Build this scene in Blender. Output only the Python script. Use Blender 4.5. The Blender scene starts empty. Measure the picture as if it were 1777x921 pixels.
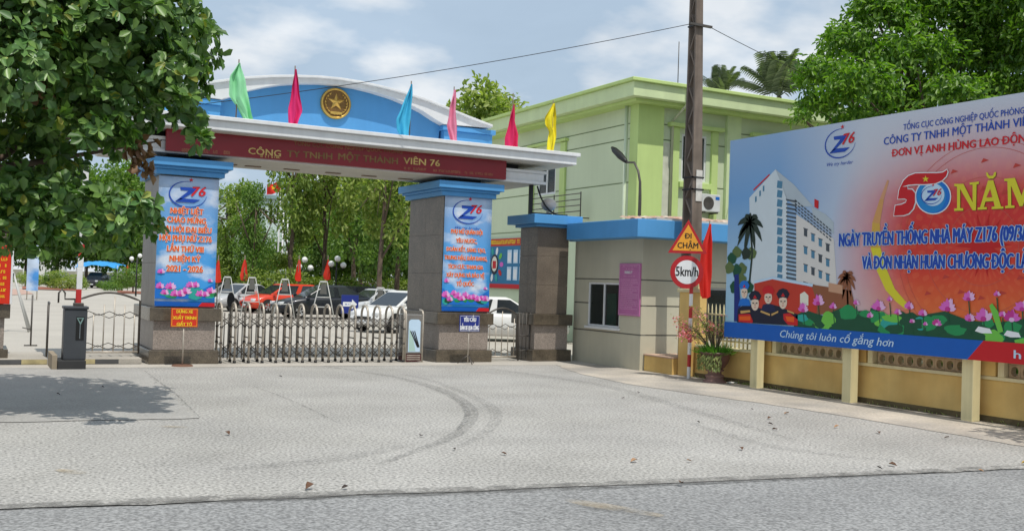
import bpy, bmesh, math, random
import numpy as np
from mathutils import Vector, Matrix, noise as mnoise
random.seed(7); rng = np.random.default_rng(7)
SC = bpy.context.scene; COL = SC.collection
# ------------------------------------------------------------------ camera (site frame: X along the gate, Y into the yard)
F, CX, CY, EYE, HY, SL, TH = 1780., 888.5, 460.5, 1.9, 493., .033, math.radians(27.8)
_u = np.array([SL, 1, -(HY-CY)/F]); _u /= np.linalg.norm(_u)
_x = np.array([_u[1], -_u[0], 0]); _x /= np.linalg.norm(_x)
_R = np.array([[math.cos(TH), math.sin(TH), 0], [-math.sin(TH), math.cos(TH), 0], [0, 0, 1]]) @ np.array([_x, np.cross(_u, _x), _u])
cam = bpy.data.cameras.new('camera'); cam.sensor_width = 36; cam.lens = F/1777*36; cam.clip_start = .1; cam.clip_end = 6000
camo = bpy.data.objects.new('camera', cam); COL.objects.link(camo); SC.camera = camo
M4 = Matrix([list(_R[i])+[[0, 0, EYE][i]] for i in range(3)]+[[0, 0, 0, 1]]); camo.matrix_world = M4
# ------------------------------------------------------------------ sky, sun, exposure
SUN_EL, SUN_X = math.radians(66), .05
sdir = Vector((SUN_X, -1, 0)).normalized()*math.cos(SUN_EL)+Vector((0, 0, math.sin(SUN_EL)))
W = bpy.data.worlds.new('World'); SC.world = W; W.use_nodes = True
nt = W.node_tree; nt.nodes.clear(); N = nt.nodes.new; L = nt.links.new
out = N('ShaderNodeOutputWorld'); bg = N('ShaderNodeBackground'); bg.inputs[1].default_value = .1
sky = N('ShaderNodeTexSky'); sky.sky_type = 'NISHITA'; sky.sun_disc = False; sky.sun_elevation = SUN_EL
sky.sun_rotation = math.atan2(sdir.x, sdir.y); sky.air_density = 1.3; sky.dust_density = 2.5; sky.ozone_density = 1.5
tc = N('ShaderNodeTexCoord'); sep = N('ShaderNodeSeparateXYZ'); L(tc.outputs['Generated'], sep.inputs[0])
mx = N('ShaderNodeMath'); mx.operation = 'MAXIMUM'; L(sep.outputs[2], mx.inputs[0]); mx.inputs[1].default_value = 0
ad = N('ShaderNodeMath'); L(mx.outputs[0], ad.inputs[0]); ad.inputs[1].default_value = .28
dv = N('ShaderNodeVectorMath'); dv.operation = 'DIVIDE'; L(tc.outputs['Generated'], dv.inputs[0])
cb = N('ShaderNodeCombineXYZ'); [L(ad.outputs[0], cb.inputs[i]) for i in range(3)]; L(cb.outputs[0], dv.inputs[1])
n1 = N('ShaderNodeTexNoise'); n1.inputs['Scale'].default_value = 1.9; n1.inputs['Detail'].default_value = 7; n1.inputs['Roughness'].default_value = .55; n1.inputs['Distortion'].default_value = .3
mp = N('ShaderNodeMapping'); mp.inputs['Location'].default_value = (3.1, 1.7, 0); L(dv.outputs[0], mp.inputs[0]); L(mp.outputs[0], n1.inputs[0])
cr = N('ShaderNodeValToRGB'); cr.color_ramp.elements[0].position = .36; cr.color_ramp.elements[0].color = (.75,)*3+(1,)
cr.color_ramp.elements[1].position = .66; cr.color_ramp.elements[1].color = (.98,)*3+(1,); L(n1.outputs[0], cr.inputs[0])
n2 = N('ShaderNodeTexNoise'); n2.inputs['Scale'].default_value = 3.3; n2.inputs['Detail'].default_value = 5; L(mp.outputs[0], n2.inputs[0])
cc = N('ShaderNodeValToRGB'); cc.color_ramp.elements[0].position = .46; cc.color_ramp.elements[0].color = (4.9, 6.2, 7.7, 1)
cc.color_ramp.elements[1].position = .62; cc.color_ramp.elements[1].color = (8.9, 9.3, 9.7, 1); L(n2.outputs[0], cc.inputs[0])
mixs = N('ShaderNodeMix'); mixs.data_type = 'RGBA'; L(cr.outputs[0], mixs.inputs[0]); L(sky.outputs[0], mixs.inputs[6]); L(cc.outputs[0], mixs.inputs[7])
L(mixs.outputs[2], bg.inputs[0]); L(bg.outputs[0], out.inputs[0])
sl = bpy.data.lights.new('sun', 'SUN'); sl.energy = 3.45; sl.angle = math.radians(.53); sl.color = (1, .955, .88)
so = bpy.data.objects.new('sun', sl); COL.objects.link(so); so.rotation_euler = sdir.to_track_quat('Z', 'Y').to_euler()
vs = SC.view_settings; vs.view_transform = 'Standard'; vs.look = 'None'; vs.gamma = 1; vs.exposure = .0; vs.use_curve_mapping = False
# ------------------------------------------------------------------ photo pixel -> point on ground / plane / depth
def ray(px, py): return _R @ np.array([(px-CX)/F, -(py-CY)/F, -1.])
def G(px, py, z=0.): d = ray(px, py); t = (z-EYE)/d[2]; return (t*d[0], t*d[1])
def PX(px, py, X): d = ray(px, py); t = X/d[0]; return (X, d[1]*t, EYE+d[2]*t)
def PY(px, py, Y): d = ray(px, py); t = Y/d[1]; return (d[0]*t, Y, EYE+d[2]*t)
def AT(px, py, depth): d = ray(px, py); return (d[0]*depth, d[1]*depth, EYE+d[2]*depth)
def GAT(px, depth): p = AT(px, HY+SL*(px-CX), depth); return (p[0], p[1])
# ------------------------------------------------------------------ materials
MATS = {}
def rgb(r, g, b): return tuple(((c/255)/12.92 if c/255 <= .04045 else ((c/255+.055)/1.055)**2.4) for c in (r, g, b))
def mat(name, col, rough=.6, var=.12, scale=2., bump=0., bscale=60., metal=0., spec=.4, speck=0., sscale=120., col2=None, streak=0., coat=0., alpha=1.):
    if name in MATS: return MATS[name]
    m = bpy.data.materials.new(name); m.use_nodes = True; t = m.node_tree; b = t.nodes['Principled BSDF']; n = t.nodes.new; l = t.links.new
    b.inputs['Roughness'].default_value = rough; b.inputs['Metallic'].default_value = metal; b.inputs['Specular IOR Level'].default_value = spec; b.inputs['Coat Weight'].default_value = coat
    geo = n('ShaderNodeNewGeometry'); pos = geo.outputs['Position']
    def nz(s, det=4, vec=pos):
        x = n('ShaderNodeTexNoise'); x.inputs['Scale'].default_value = s; x.inputs['Detail'].default_value = det; l(vec, x.inputs[0]); return x.outputs[0]
    def mul(a, fac, amt):
        r = n('ShaderNodeMapRange'); r.inputs[1].default_value = .25; r.inputs[2].default_value = .75; r.inputs[3].default_value = 1-amt; r.inputs[4].default_value = 1+amt; l(fac, r.inputs[0])
        v = n('ShaderNodeVectorMath'); v.operation = 'SCALE'; l(a, v.inputs[0]); l(r.outputs[0], v.inputs['Scale']); return v.outputs[0]
    c = n('ShaderNodeRGB'); c.outputs[0].default_value = tuple(col)+(1,); cur = c.outputs[0]
    if col2:
        mm = n('ShaderNodeMix'); mm.data_type = 'RGBA'; rr = n('ShaderNodeMapRange'); rr.inputs[1].default_value = .4; rr.inputs[2].default_value = .62; l(nz(scale*.7, 6), rr.inputs[0]); l(rr.outputs[0], mm.inputs[0])
        l(cur, mm.inputs[6]); mm.inputs[7].default_value = tuple(col2)+(1,); cur = mm.outputs[2]
    if var: cur = mul(cur, nz(scale, 5), var)
    if speck: cur = mul(cur, nz(sscale, 2), speck)
    if streak:
        mpn = n('ShaderNodeMapping'); mpn.inputs['Scale'].default_value = (6, 6, .5); l(pos, mpn.inputs[0]); cur = mul(cur, nz(1.2, 5, mpn.outputs[0]), streak)
    l(cur, b.inputs['Base Color'])
    if bump:
        bp = n('ShaderNodeBump'); bp.inputs['Strength'].default_value = bump; bp.inputs['Distance'].default_value = .01; l(nz(bscale, 4), bp.inputs['Height']); l(bp.outputs[0], b.inputs['Normal'])
    MATS[name] = m; return m
def leafmat(name, c1, c2, trans=.35, rough=.45, spec=.35):
    m = bpy.data.materials.new(name); m.use_nodes = True; t = m.node_tree; b = t.nodes['Principled BSDF']; n = t.nodes.new; l = t.links.new
    geo = n('ShaderNodeNewGeometry'); mm = n('ShaderNodeMix'); mm.data_type = 'RGBA'; l(geo.outputs['Random Per Island'], mm.inputs[0])
    mm.inputs[6].default_value = tuple(c1)+(1,); mm.inputs[7].default_value = tuple(c2)+(1,); l(mm.outputs[2], b.inputs['Base Color'])
    b.inputs['Roughness'].default_value = rough; b.inputs['Specular IOR Level'].default_value = spec
    tr = n('ShaderNodeBsdfTranslucent'); v = n('ShaderNodeVectorMath'); v.operation = 'MULTIPLY'; v.inputs[1].default_value = (1.3, 1.6, .5); l(mm.outputs[2], v.inputs[0]); l(v.outputs[0], tr.inputs[0])
    ms = n('ShaderNodeMixShader'); ms.inputs[0].default_value = trans; l(b.outputs[0], ms.inputs[1]); l(tr.outputs[0], ms.inputs[2]); l(ms.outputs[0], t.nodes['Material Output'].inputs[0])
    MATS[name] = m; return m
# ------------------------------------------------------------------ mesh building
ORG = {}
class MB:
    def __init__(s): s.v = []; s.f = []; s.m = []; s.mats = []
    def mi(s, m):
        if m not in s.mats: s.mats.append(m)
        return s.mats.index(m)
    def add(s, vs, fs, m):
        o = len(s.v); k = s.mi(m); s.v += [tuple(p) for p in vs]; s.f += [tuple(o+i for i in f) for f in fs]; s.m += [k]*len(fs)
    def box(s, x0, x1, y0, y1, z0, z1, m):
        s.add([(x0,y0,z0),(x1,y0,z0),(x1,y1,z0),(x0,y1,z0),(x0,y0,z1),(x1,y0,z1),(x1,y1,z1),(x0,y1,z1)], [(3,2,1,0),(4,5,6,7),(0,1,5,4),(1,2,6,5),(2,3,7,6),(3,0,4,7)], m)
    def bar(s, p, q, w, m, h=None):          # square bar between points
        s.tube([p, q], w/2*1.2, m, 4)
    def tube(s, pts, r, m, n=8, caps=True):
        pts = [Vector(p) for p in pts]; R = r if isinstance(r, (list, tuple)) else [r]*len(pts); rings = []; up = None
        for i, p in enumerate(pts):
            d = (pts[min(i+1, len(pts)-1)]-pts[max(i-1, 0)]).normalized()
            if up is None: up = Vector((0, 0, 1)) if abs(d.z) < .9 else Vector((1, 0, 0))
            a = d.cross(up).normalized(); b = a.cross(d).normalized(); up = b
            rings.append([p+(a*math.cos(2*math.pi*(k+.5)/n)+b*math.sin(2*math.pi*(k+.5)/n))*R[i] for k in range(n)])
        vs = [v for r_ in rings for v in r_]; fs = []
        for i in range(len(pts)-1):
            for k in range(n): fs.append((i*n+k, i*n+(k+1) % n, (i+1)*n+(k+1) % n, (i+1)*n+k))
        if caps: fs.append(tuple(range(n))[::-1]); fs.append(tuple((len(pts)-1)*n+k for k in range(n)))
        s.add(vs, fs, m)
    def lathe(s, prof, c, m, n=20):
        vs = [(c[0]+r*math.cos(2*math.pi*k/n), c[1]+r*math.sin(2*math.pi*k/n), c[2]+z) for r, z in prof for k in range(n)]
        fs = [(i*n+k, i*n+(k+1) % n, (i+1)*n+(k+1) % n, (i+1)*n+k) for i in range(len(prof)-1) for k in range(n)]
        s.add(vs, fs, m)
    def prism(s, pts, axis, a, b, m):         # pts: 2D outline; extruded along axis from a to b
        def P(p, t): return (t, p[0], p[1]) if axis == 0 else (p[0], t, p[1]) if axis == 1 else (p[0], p[1], t)
        n = len(pts); vs = [P(p, a) for p in pts]+[P(p, b) for p in pts]
        s.add(vs, [tuple(range(n)), tuple(range(2*n-1, n-1, -1))]+[(i, n+i, n+(i+1) % n, (i+1) % n) for i in range(n)], m)
    def sphere(s, c, r, m, n=12, sz=1.):
        prof = [(max(1e-4, math.sin(math.pi*i/n)*r), -math.cos(math.pi*i/n)*r*sz) for i in range(n+1)]; s.lathe(prof, c, m, n*2)
    def build(s, name, parent=None, smooth=False, bevel=0., fix=True):
        me = bpy.data.meshes.new(name); o = ORG.get(parent.name, (0, 0, 0)) if parent else (0, 0, 0)
        me.from_pydata([(v[0]-o[0], v[1]-o[1], v[2]-o[2]) for v in s.v], [], s.f)
        for m in s.mats: me.materials.append(m)
        me.polygons.foreach_set('material_index', s.m)
        if fix:
            bm = bmesh.new(); bm.from_mesh(me); bmesh.ops.recalc_face_normals(bm, faces=bm.faces); bm.to_mesh(me); bm.free()
        if smooth: me.polygons.foreach_set('use_smooth', [True]*len(me.polygons))
        me.update(); ob = bpy.data.objects.new(name, me); COL.objects.link(ob)
        if parent: ob.parent = parent; ORG[ob.name] = o
        if bevel:
            bv = ob.modifiers.new('bevel', 'BEVEL'); bv.width = bevel; bv.segments = 2; bv.limit_method = 'ANGLE'
        return ob
def tag(o, label=None, cat=None, group=None, kind=None):
    if label: o['label'] = label
    if cat: o['category'] = cat
    if group: o['group'] = group
    if kind: o['kind'] = kind
    return o
def thing(name, label, cat, loc=(0, 0, 0), group=None):
    e = bpy.data.objects.new(name, None); e.empty_display_size = .2; COL.objects.link(e); e.location = loc; ORG[e.name] = tuple(loc); return tag(e, label, cat, group)
def box(name, par, x0, x1, y0, y1, z0, z1, m, bevel=.008):
    b = MB(); b.box(x0, x1, y0, y1, z0, z1, m); return b.build(name, par, bevel=bevel)
def tube(name, par, pts, r, m, n=8, smooth=True):
    b = MB(); b.tube(pts, r, m, n); return b.build(name, par, smooth=smooth)
def copy_tree(o, parent=None):
    c = o.copy(); COL.objects.link(c); c.parent = parent
    for ch in list(o.children): copy_tree(ch, c)
    return c
def _tmesh(s, shear=0.):
    c = bpy.data.curves.new('t', 'FONT'); c.body = s; c.resolution_u = 2; c.shear = shear; o = bpy.data.objects.new('t', c); me = bpy.data.meshes.new_from_object(o); bpy.data.objects.remove(o); bpy.data.curves.remove(c)
    r = ([v.co.copy() for v in me.vertices], [tuple(p.vertices) for p in me.polygons]); bpy.data.meshes.remove(me); return r
_HORN = {'Ơ': 'O', 'ơ': 'o', 'Ớ': 'Ó', 'ớ': 'ó', 'Ờ': 'Ò', 'Ở': 'Ỏ', 'Ợ': 'Ọ', 'Ỡ': 'Õ'}
def glyphs(body, shear=0.):
    """text outline; the barred D and horned O are put together from their strokes"""
    plain = ''.join('D' if c == 'Đ' else _HORN.get(c, c) for c in body); vs, fs = _tmesh(plain, shear); ex = []
    adv = lambda s: max(v.x for v in _tmesh(s+'|')[0])-max(v.x for v in _tmesh('|')[0])
    for i, c in enumerate(body):
        if c != 'Đ' and c not in _HORN: continue
        x = adv(plain[:i]) if i else 0.; w = adv(plain[:i+1])-x
        if c == 'Đ': q = [(x-.015, .31), (x+w*.46, .31), (x+w*.46, .39), (x-.015, .39)]
        else: h = .69 if c.isupper() else .50; q = [(x+w*.80, h-.13), (x+w*.97, h-.02), (x+w*1.0, h+.08), (x+w*.91, h+.08), (x+w*.88, h+.0), (x+w*.74, h-.06)]
        ex.append([Vector((a+shear*b_, b_, 0)) for a, b_ in q])
    return vs, fs, ex
# ---- flat print on a plane: ('X', const, sign) or ('Y', const)
class Plane:
    def __init__(s, axis, c, step=.003): s.a = axis; s.c = c; s.step = step
    def uv(s, px, py): p = PX(px, py, s.c) if s.a == 'X' else PY(px, py, s.c); return (-p[1], p[2]) if s.a == 'X' else (p[0], p[2])
    def p3(s, u, v, k=0): return (s.c-k*s.step, -u, v) if s.a == 'X' else (u, s.c-k*s.step, v)
    def n(s): return Vector((-1, 0, 0)) if s.a == 'X' else Vector((0, -1, 0))
def tline(pl, par, *a, name='lettering', **k):
    P = Print(pl); P.text(*a, **k); return P.build(name, par)
class Print:
    def __init__(s, pl): s.pl = pl; s.b = MB()
    def poly(s, pts, m, k=1, px=True):
        if px: pts = [s.pl.uv(*p) for p in pts]
        A = sum(pts[i][0]*pts[(i+1) % len(pts)][1]-pts[(i+1) % len(pts)][0]*pts[i][1] for i in range(len(pts)))
        if A < 0: pts = pts[::-1]
        s.b.add([s.pl.p3(u, v, k) for u, v in pts], [tuple(range(len(pts)))], m)
    def ell(s, c, rx, ry, m, k=1, n=24, a0=0, rot=0):
        co, si = math.cos(rot), math.sin(rot)
        s.poly([(c[0]+rx*math.cos(t)*co-ry*math.sin(t)*si, c[1]+rx*math.cos(t)*si+ry*math.sin(t)*co) for t in [2*math.pi*i/n for i in range(n)]], m, k, px=False)
    def strip(s, pts, w, m, k=1):     # pts in uv, constant/list width
        n = len(pts); Wd = w if isinstance(w, list) else [w]*n; a = []; b = []
        for i in range(n):
            p, q = pts[max(i-1, 0)], pts[min(i+1, n-1)]; d = math.hypot(q[0]-p[0], q[1]-p[1]) or 1; nx, ny = -(q[1]-p[1])/d, (q[0]-p[0])/d
            a.append((pts[i][0]+nx*Wd[i]/2, pts[i][1]+ny*Wd[i]/2)); b.append((pts[i][0]-nx*Wd[i]/2, pts[i][1]-ny*Wd[i]/2))
        for i in range(n-1): s.poly([a[i], a[i+1], b[i+1], b[i]], m, k, px=False)
    def text(s, body, p0, p1, cap, m, k=2, bold=.015, shear=0., out=None, px=True, outw=.05):
        """p0/p1: baseline ends (photo pixels or uv), cap: capital height in pixels / metres"""
        if px: u0 = s.pl.uv(*p0); u1 = s.pl.uv(*p1); ch = abs(s.pl.uv(p0[0], p0[1]-cap)[1]-u0[1])
        else: u0, u1, ch = p0, p1, cap
        def mk(sh, mm, kk, ref=None):
            x0, x1 = ref or (min(v.x for v in vs), max(v.x for v in vs))
            q = []; M_ = lambda v, kz: (lambda t: s.pl.p3(u0[0]+(u1[0]-u0[0])*t+sh[0], u0[1]+(u1[1]-u0[1])*t+v.y/.69*ch+sh[1], kz))((v.x-x0)/(x1-x0))
            for e_ in ex: s.b.add([M_(v, kk+.03) for v in e_], [tuple(range(len(e_)))], mm)
            for v in vs:
                t = (v.x-x0)/(x1-x0); q.append(s.pl.p3(u0[0]+(u1[0]-u0[0])*t+sh[0], u0[1]+(u1[1]-u0[1])*t+v.y/.69*ch+sh[1], kk))
            s.b.add(q, fs, mm); return (x0, x1)
        vs, fs, ex = glyphs(body, shear)
        ref = mk((0, 0), m, k); d = bold*ch*2.2
        if bold > .004 and ref:
            for i, w in enumerate(((-1, 0), (1, 0), (-.5, .35), (.5, -.35))): mk((d*w[0], d*w[1]), m, k+.12*(i+1), ref)
        if out is not None and ref:
            for i in range(8): A = math.pi*i/4; mk(((d+outw*ch)*math.cos(A), outw*ch*math.sin(A)), out, k-.9+.08*i, ref)
    def build(s, name, par, kind=None):
        o = s._build(name, par)
        return tag(o, kind=kind)
    def _build(s, name, par):
        # faces must look towards the plane normal
        n = s.pl.n(); v = s.b.v
        for i, f in enumerate(s.b.f):
            a, b_, c = (Vector(v[j]) for j in f[:3]); nn = Vector((0, 0, 0)); L_ = len(f)
            for j in range(L_): p, q = Vector(v[f[j]]), Vector(v[f[(j+1) % L_]]); nn += p.cross(q)
            if nn.dot(n) < 0: s.b.f[i] = f[::-1]
        return s.b.build(name, par, fix=False)
# ------------------------------------------------------------------ shared materials
def ink(name, c, r=.55): return mat('print_'+name, c, r, var=.03, scale=4)
WHITE = mat('white_paint', (.72, .73, .73), .5, var=.07, scale=1.3, streak=.06)
BLUE = mat('blue_paint', (.085, .31, .62), .55, var=.08, scale=1.2, streak=.03)
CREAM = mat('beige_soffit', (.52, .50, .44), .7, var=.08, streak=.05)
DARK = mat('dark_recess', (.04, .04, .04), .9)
GRAN = mat('grey_granite', (.160, .130, .100), .42, var=.25, scale=2.5, speck=.55, sscale=45, spec=.5)
GRANL = mat('pale_granite', (.29, .245, .21), .45, var=.12, scale=3, speck=.4, sscale=50)
GRAND = mat('brown_granite', (.105, .085, .060), .25, var=.35, scale=5, speck=.4, sscale=60, spec=.55)
REDB = mat('red_board', (.23, .012, .018), .3, var=.08, scale=2)
GOLD = mat('gold_metal', (.62, .40, .10), .38, metal=.75, var=.15, scale=8)
GOLDD = mat('bronze_metal', (.20, .11, .035), .55, metal=.5, var=.25, scale=25, bump=.5, bscale=40)
STEEL = mat('steel', (.50, .45, .38), .45, metal=.35, var=.2, scale=8)
STEELD = mat('dark_steel', (.10, .09, .08), .5, metal=.4, var=.2, scale=8)
BLACK = mat('black_paint', (.015, .015, .016), .45)
CONC = mat('concrete', (.40, .37, .32), .85, var=.14, scale=.9, speck=.12, sscale=40, bump=.2, bscale=50)
# ------------------------------------------------------------------ ground
def sheet(name, pts, z, m, kind='structure', parent=None):
    b = MB(); b.add([(p[0], p[1], z) for p in pts], [tuple(range(len(pts)))], m); o = b.build(name, parent); 
    if o.data.polygons[0].normal.z < 0: o.data.flip_normals()
    return tag(o, kind=kind) if parent is None else o
SOIL = mat('soil', (.16, .15, .10), .95, var=.3, scale=.3)
FORE = mat('pale_asphalt', (.330, .320, .296), .9, var=.16, scale=.6, speck=.6, sscale=30, bump=.2, bscale=90, col2=(.35, .34, .318))
ROAD = mat('road_asphalt', (.228, .229, .226), .9, var=.12, scale=.5, speck=.55, sscale=32, bump=.2, bscale=90, col2=(.255, .255, .25))
YARD = mat('yard_concrete', (.42, .39, .34), .85, var=.10, scale=.35, speck=.1, sscale=20)
PATH = mat('path_concrete', (.47, .42, .35), .9, var=.20, scale=.9, speck=.2, sscale=25, bump=.4, bscale=30, col2=(.33, .305, .27))
APRON = mat('apron_concrete', (.335, .325, .302), .85, var=.12, scale=.8, speck=.25, sscale=40)
sheet('ground', [(-1500, -1500), (1500, -1500), (1500, 1500), (-1500, 1500)], -.03, SOIL)
edge = []
for i in range(0, 521):
    X = -45+i*.125; edge.append((X, 9.06-.137*X+mnoise.noise((X*1.1, 0, 0))*.06+mnoise.noise((X*4, 3, 0))*.035))
sheet('road', [(-300, -12), (300, -90), (300, -31.8), (20.2, 6.6), (-300, 50.4)], -.010, ROAD)
sheet('forecourt', edge+[(20, 19.6), (13.75, 22.3), (-45, 22.3)], 0., FORE)
sheet('yard', [(-80, 22.32), (60, 22.32), (60, 190), (-80, 190)], -.004, YARD)
def ragged(pts, amp=.05, step=.2):
    o = []
    for i in range(len(pts)-1):
        a, c = Vector(pts[i]), Vector(pts[i+1]); n_ = max(1, int((c-a).length/step)); o += [a.lerp(c, k/n_) for k in range(n_)]
    o.append(Vector(pts[-1])); return [(p.x+amp*mnoise.noise((p.x*2.3, p.y*2.3, 1))+amp*.5*mnoise.noise((p.x*9, p.y*9, 2)), p.y+amp*mnoise.noise((p.x*2.3, p.y*2.3, 5))) for p in o]
sheet('footpath', ragged([(12.35, 3), (12.28, 8.7), (12.25, 11.5), (12.1, 13.6), (11.75, 15.4), (11.6, 17), (11.8, 19), (12.2, 20.5), (12.5, 21.25)])+[(13.8, 21.2), (13.85, 19.5), (14.35, 19.4), (14.35, 3)], .006, PATH)
sheet('gate_threshold', [(-6, 22.3), (-6, 21.75), (4, 21.45), (7, 21.5), (10, 21.4), (12.4, 21.2), (13.7, 21.25), (13.7, 22.3)], .004, mat('threshold_concrete', (.45, .42, .37), .9, var=.15, scale=1.2, speck=.15, sscale=30))
ap = sheet('concrete_apron', ragged([G(-260, 634), G(246, 641), G(345, 726), G(-330, 740)], .10, .2), .008, APRON)
# tyre marks and cracks
def alphamat(name, col, amt, sc=5.):
    m = bpy.data.materials.new(name); m.use_nodes = True; t = m.node_tree; b = t.nodes['Principled BSDF']; b.inputs['Base Color'].default_value = tuple(col)+(1,); b.inputs['Roughness'].default_value = .9
    g = t.nodes.new('ShaderNodeNewGeometry'); x = t.nodes.new('ShaderNodeTexNoise'); x.inputs['Scale'].default_value = sc; x.inputs['Detail'].default_value = 6; t.links.new(g.outputs['Position'], x.inputs[0])
    r = t.nodes.new('ShaderNodeMapRange'); r.inputs[1].default_value = .35; r.inputs[2].default_value = .7; r.inputs[4].default_value = amt; t.links.new(x.outputs[0], r.inputs[0]); t.links.new(r.outputs[0], b.inputs['Alpha']); return m
SKID = alphamat('tyre_rubber', (.12, .12, .115), .34, 9.); SKID2 = alphamat('faint_tyre_rubber', (.12, .12, .12), .22, 7.); CRACK = alphamat('crack', (.09, .085, .08), .7, 6.)
STAIN = alphamat('earth_stain', (.42, .33, .2), .45, 3.)
def smooth_path(pts, n=8):
    o = []
    for i in range(len(pts)-1):
        p0, p1, p2, p3 = (Vector(pts[max(0, min(len(pts)-1, i+k))]) for k in (-1, 0, 1, 2))
        for j in range(n):
            t = j/n; o.append(.5*((2*p1)+(-p0+p2)*t+(2*p0-5*p1+4*p2-p3)*t*t+(-p0+3*p1-3*p2+p3)*t**3))
    o.append(Vector(pts[-1])); return o
def ground_strip(name, pxs, w, m, z=.012):
    P = smooth_path([G(*p) for p in pxs]); n = len(P); b = MB(); vs = []
    for i in range(n):
        d = (P[min(i+1, n-1)]-P[max(i-1, 0)]).normalized(); nn = Vector((-d.y, d.x)); ww = w*(.4+.6*math.sin(math.pi*min(1, max(.05, i/(n-1))))) ; vs += [(*(P[i]+nn*ww/2), z), (*(P[i]-nn*ww/2), z)]
    b.add(vs, [(2*i, 2*i+1, 2*i+3, 2*i+2) for i in range(n-1)], m); o = b.build(name); 
    return tag(o, kind='structure')
mk1 = [(562, 635), (628, 645), (694, 656), (750, 671), (795, 691), (816, 711), (816, 727), (800, 747), (770, 765), (724, 782), (658, 806)]
ground_strip('tyre_mark', mk1, .21, SKID); ground_strip('tyre_mark', [(p[0]-7, p[1]+1) for p in mk1[2:8]], .10, SKID, .014)
mk2 = [(700, 650), (750, 661), (810, 684), (851, 706), (861, 727), (841, 752), (800, 775)]
ground_strip('tyre_mark', mk2, .2, SKID2); ground_strip('tyre_mark', [(850, 640), (960, 655), (1060, 672), (1200, 712), (1380, 765)], .3, SKID2)
ground_strip('tyre_mark', [(1200, 735), (1320, 770), (1450, 790), (1560, 800)], .25, SKID2); ground_strip('tyre_mark', [(380, 815), (560, 800), (700, 775)], .3, SKID2)
ground_strip('crack', [(250, 643), (278, 664), (305, 684), (347, 725)], .025, CRACK); ground_strip('crack', [(441, 671), (510, 697), (593, 737)], .02, CRACK)
ground_strip('crack', [(-10, 883), (150, 877), (300, 871), (460, 864), (640, 859), (900, 849), (1150, 840), (1400, 829), (1600, 820), (1790, 812)], .045, CRACK)
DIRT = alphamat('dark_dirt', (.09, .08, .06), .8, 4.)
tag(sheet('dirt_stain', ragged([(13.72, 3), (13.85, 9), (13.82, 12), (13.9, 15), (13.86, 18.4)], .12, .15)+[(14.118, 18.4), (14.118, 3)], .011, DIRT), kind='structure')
ground_strip('crack', [(760, 640), (900, 652), (1010, 662)], .015, CRACK)
EDGE = alphamat('edge_grit', (.17, .165, .155), .6, 5.)
ground_strip('road_edge_grit', [(-300, 893), (100, 875), (460, 862), (888, 847), (1300, 830), (1600, 817), (2000, 798)], .30, EDGE, .005)
ground_strip('dirt_stain', [(980, 868), (1050, 880), (1150, 897)], .22, STAIN); ground_strip('dirt_stain', [(255, 742), (290, 741), (325, 742)], .12, STAIN); ground_strip('dirt_stain', [(100, 816), (125, 820), (150, 822)], .15, STAIN)
# ------------------------------------------------------------------ entrance gate
GC = 7.44
gate = thing('entrance_gate', 'blue and white arched entrance gate with red name board on two granite pillars', 'gate', (GC, 22.3, 0))
def pillar(par, x0, x1, y0, y1, ztop, name='pillar', cap=True, big=True):
    m = GRAN; b = MB(); b.box(x0+.03, x1-.03, y0+.03, y1-.03, 0, ztop+.1, GRAN); p = b.build(name, par)
    # facing slabs with open joints
    zs = np.linspace(1.18, ztop, 4)
    for k in range(3):
        za, zb = zs[k]+.002, zs[k+1]-.002
        box('stone_slab', p, x0, x1, y0, y0+.028, za, zb, m, .003)
        ym = (y0+y1)/2
        for (ya, yb) in ((y0+.03, ym-.002), (ym+.002, y1-.03)):
            box('stone_slab', p, x0+.001, x0+.029, ya, yb, za, zb, m, .003); box('stone_slab', p, x1-.029, x1-.001, ya, yb, za, zb, m, .003)
    e = .11
    box('plinth', p, x0-e, x1+e, y0-e, y1+e, 0, .29, GRAND, .012)
    box('base_block', p, x0-e*.25, x1+e*.25, y0-e*.25, y1+e*.25, .292, .90, GRANL, .008)
    box('base_ledge', p, x0-e*1.1, x1+e*1.1, y0-e*1.1, y1+e*1.1, .902, 1.178, GRAND, .012)
    return p
PIL = []
for (x0, x1, zt) in ((3.42, 4.62, 3.95), (9.88, 11.12, 3.95)):
    p = pillar(gate, x0, x1, 22.3, 24.45, zt); PIL.append(p)
    c = MB(); c.box(x0-.10, x1+.10, 22.2, 24.55, 3.95, 4.06, BLUE); c.box(x0-.16, x1+.16, 22.14, 24.61, 4.062, 4.12, BLUE); c.box(x0-.24, x1+.24, 22.06, 24.69, 4.122, 4.29, BLUE); c.build('cap', p, bevel=.012)
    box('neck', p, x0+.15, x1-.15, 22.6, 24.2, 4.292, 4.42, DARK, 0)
b = MB(); b.box(2.32, 12.56, 22.27, 24.3, 4.42, 4.66, WHITE); b.box(2.26, 12.62, 22.2, 24.36, 4.662, 4.73, WHITE); b.box(2.28, 12.6, 22.22, 22.262, 4.40, 4.47, WHITE)
b.build('beam', gate, bevel=.01)
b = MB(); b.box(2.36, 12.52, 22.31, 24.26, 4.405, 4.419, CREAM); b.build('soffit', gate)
for x in (5.45, 6.35, 7.35, 8.25, 9.2, 4.9): box('downlight', gate, x, x+.36, 23.5, 23.62, 4.385, 4.404, mat('rusty_lamp', (.22, .15, .1), .7), .004)
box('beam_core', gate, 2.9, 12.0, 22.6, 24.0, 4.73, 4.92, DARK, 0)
b = MB(); b.box(1.6, 13.18, 21.74, 24.6, 4.9, 5.10, WHITE); b.box(1.53, 13.25, 21.67, 24.67, 5.102, 5.19, WHITE); b.build('canopy', gate, bevel=.012)
box('canopy_soffit', gate, 1.66, 13.12, 21.8, 24.54, 4.88, 4.899, CREAM, 0)
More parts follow.
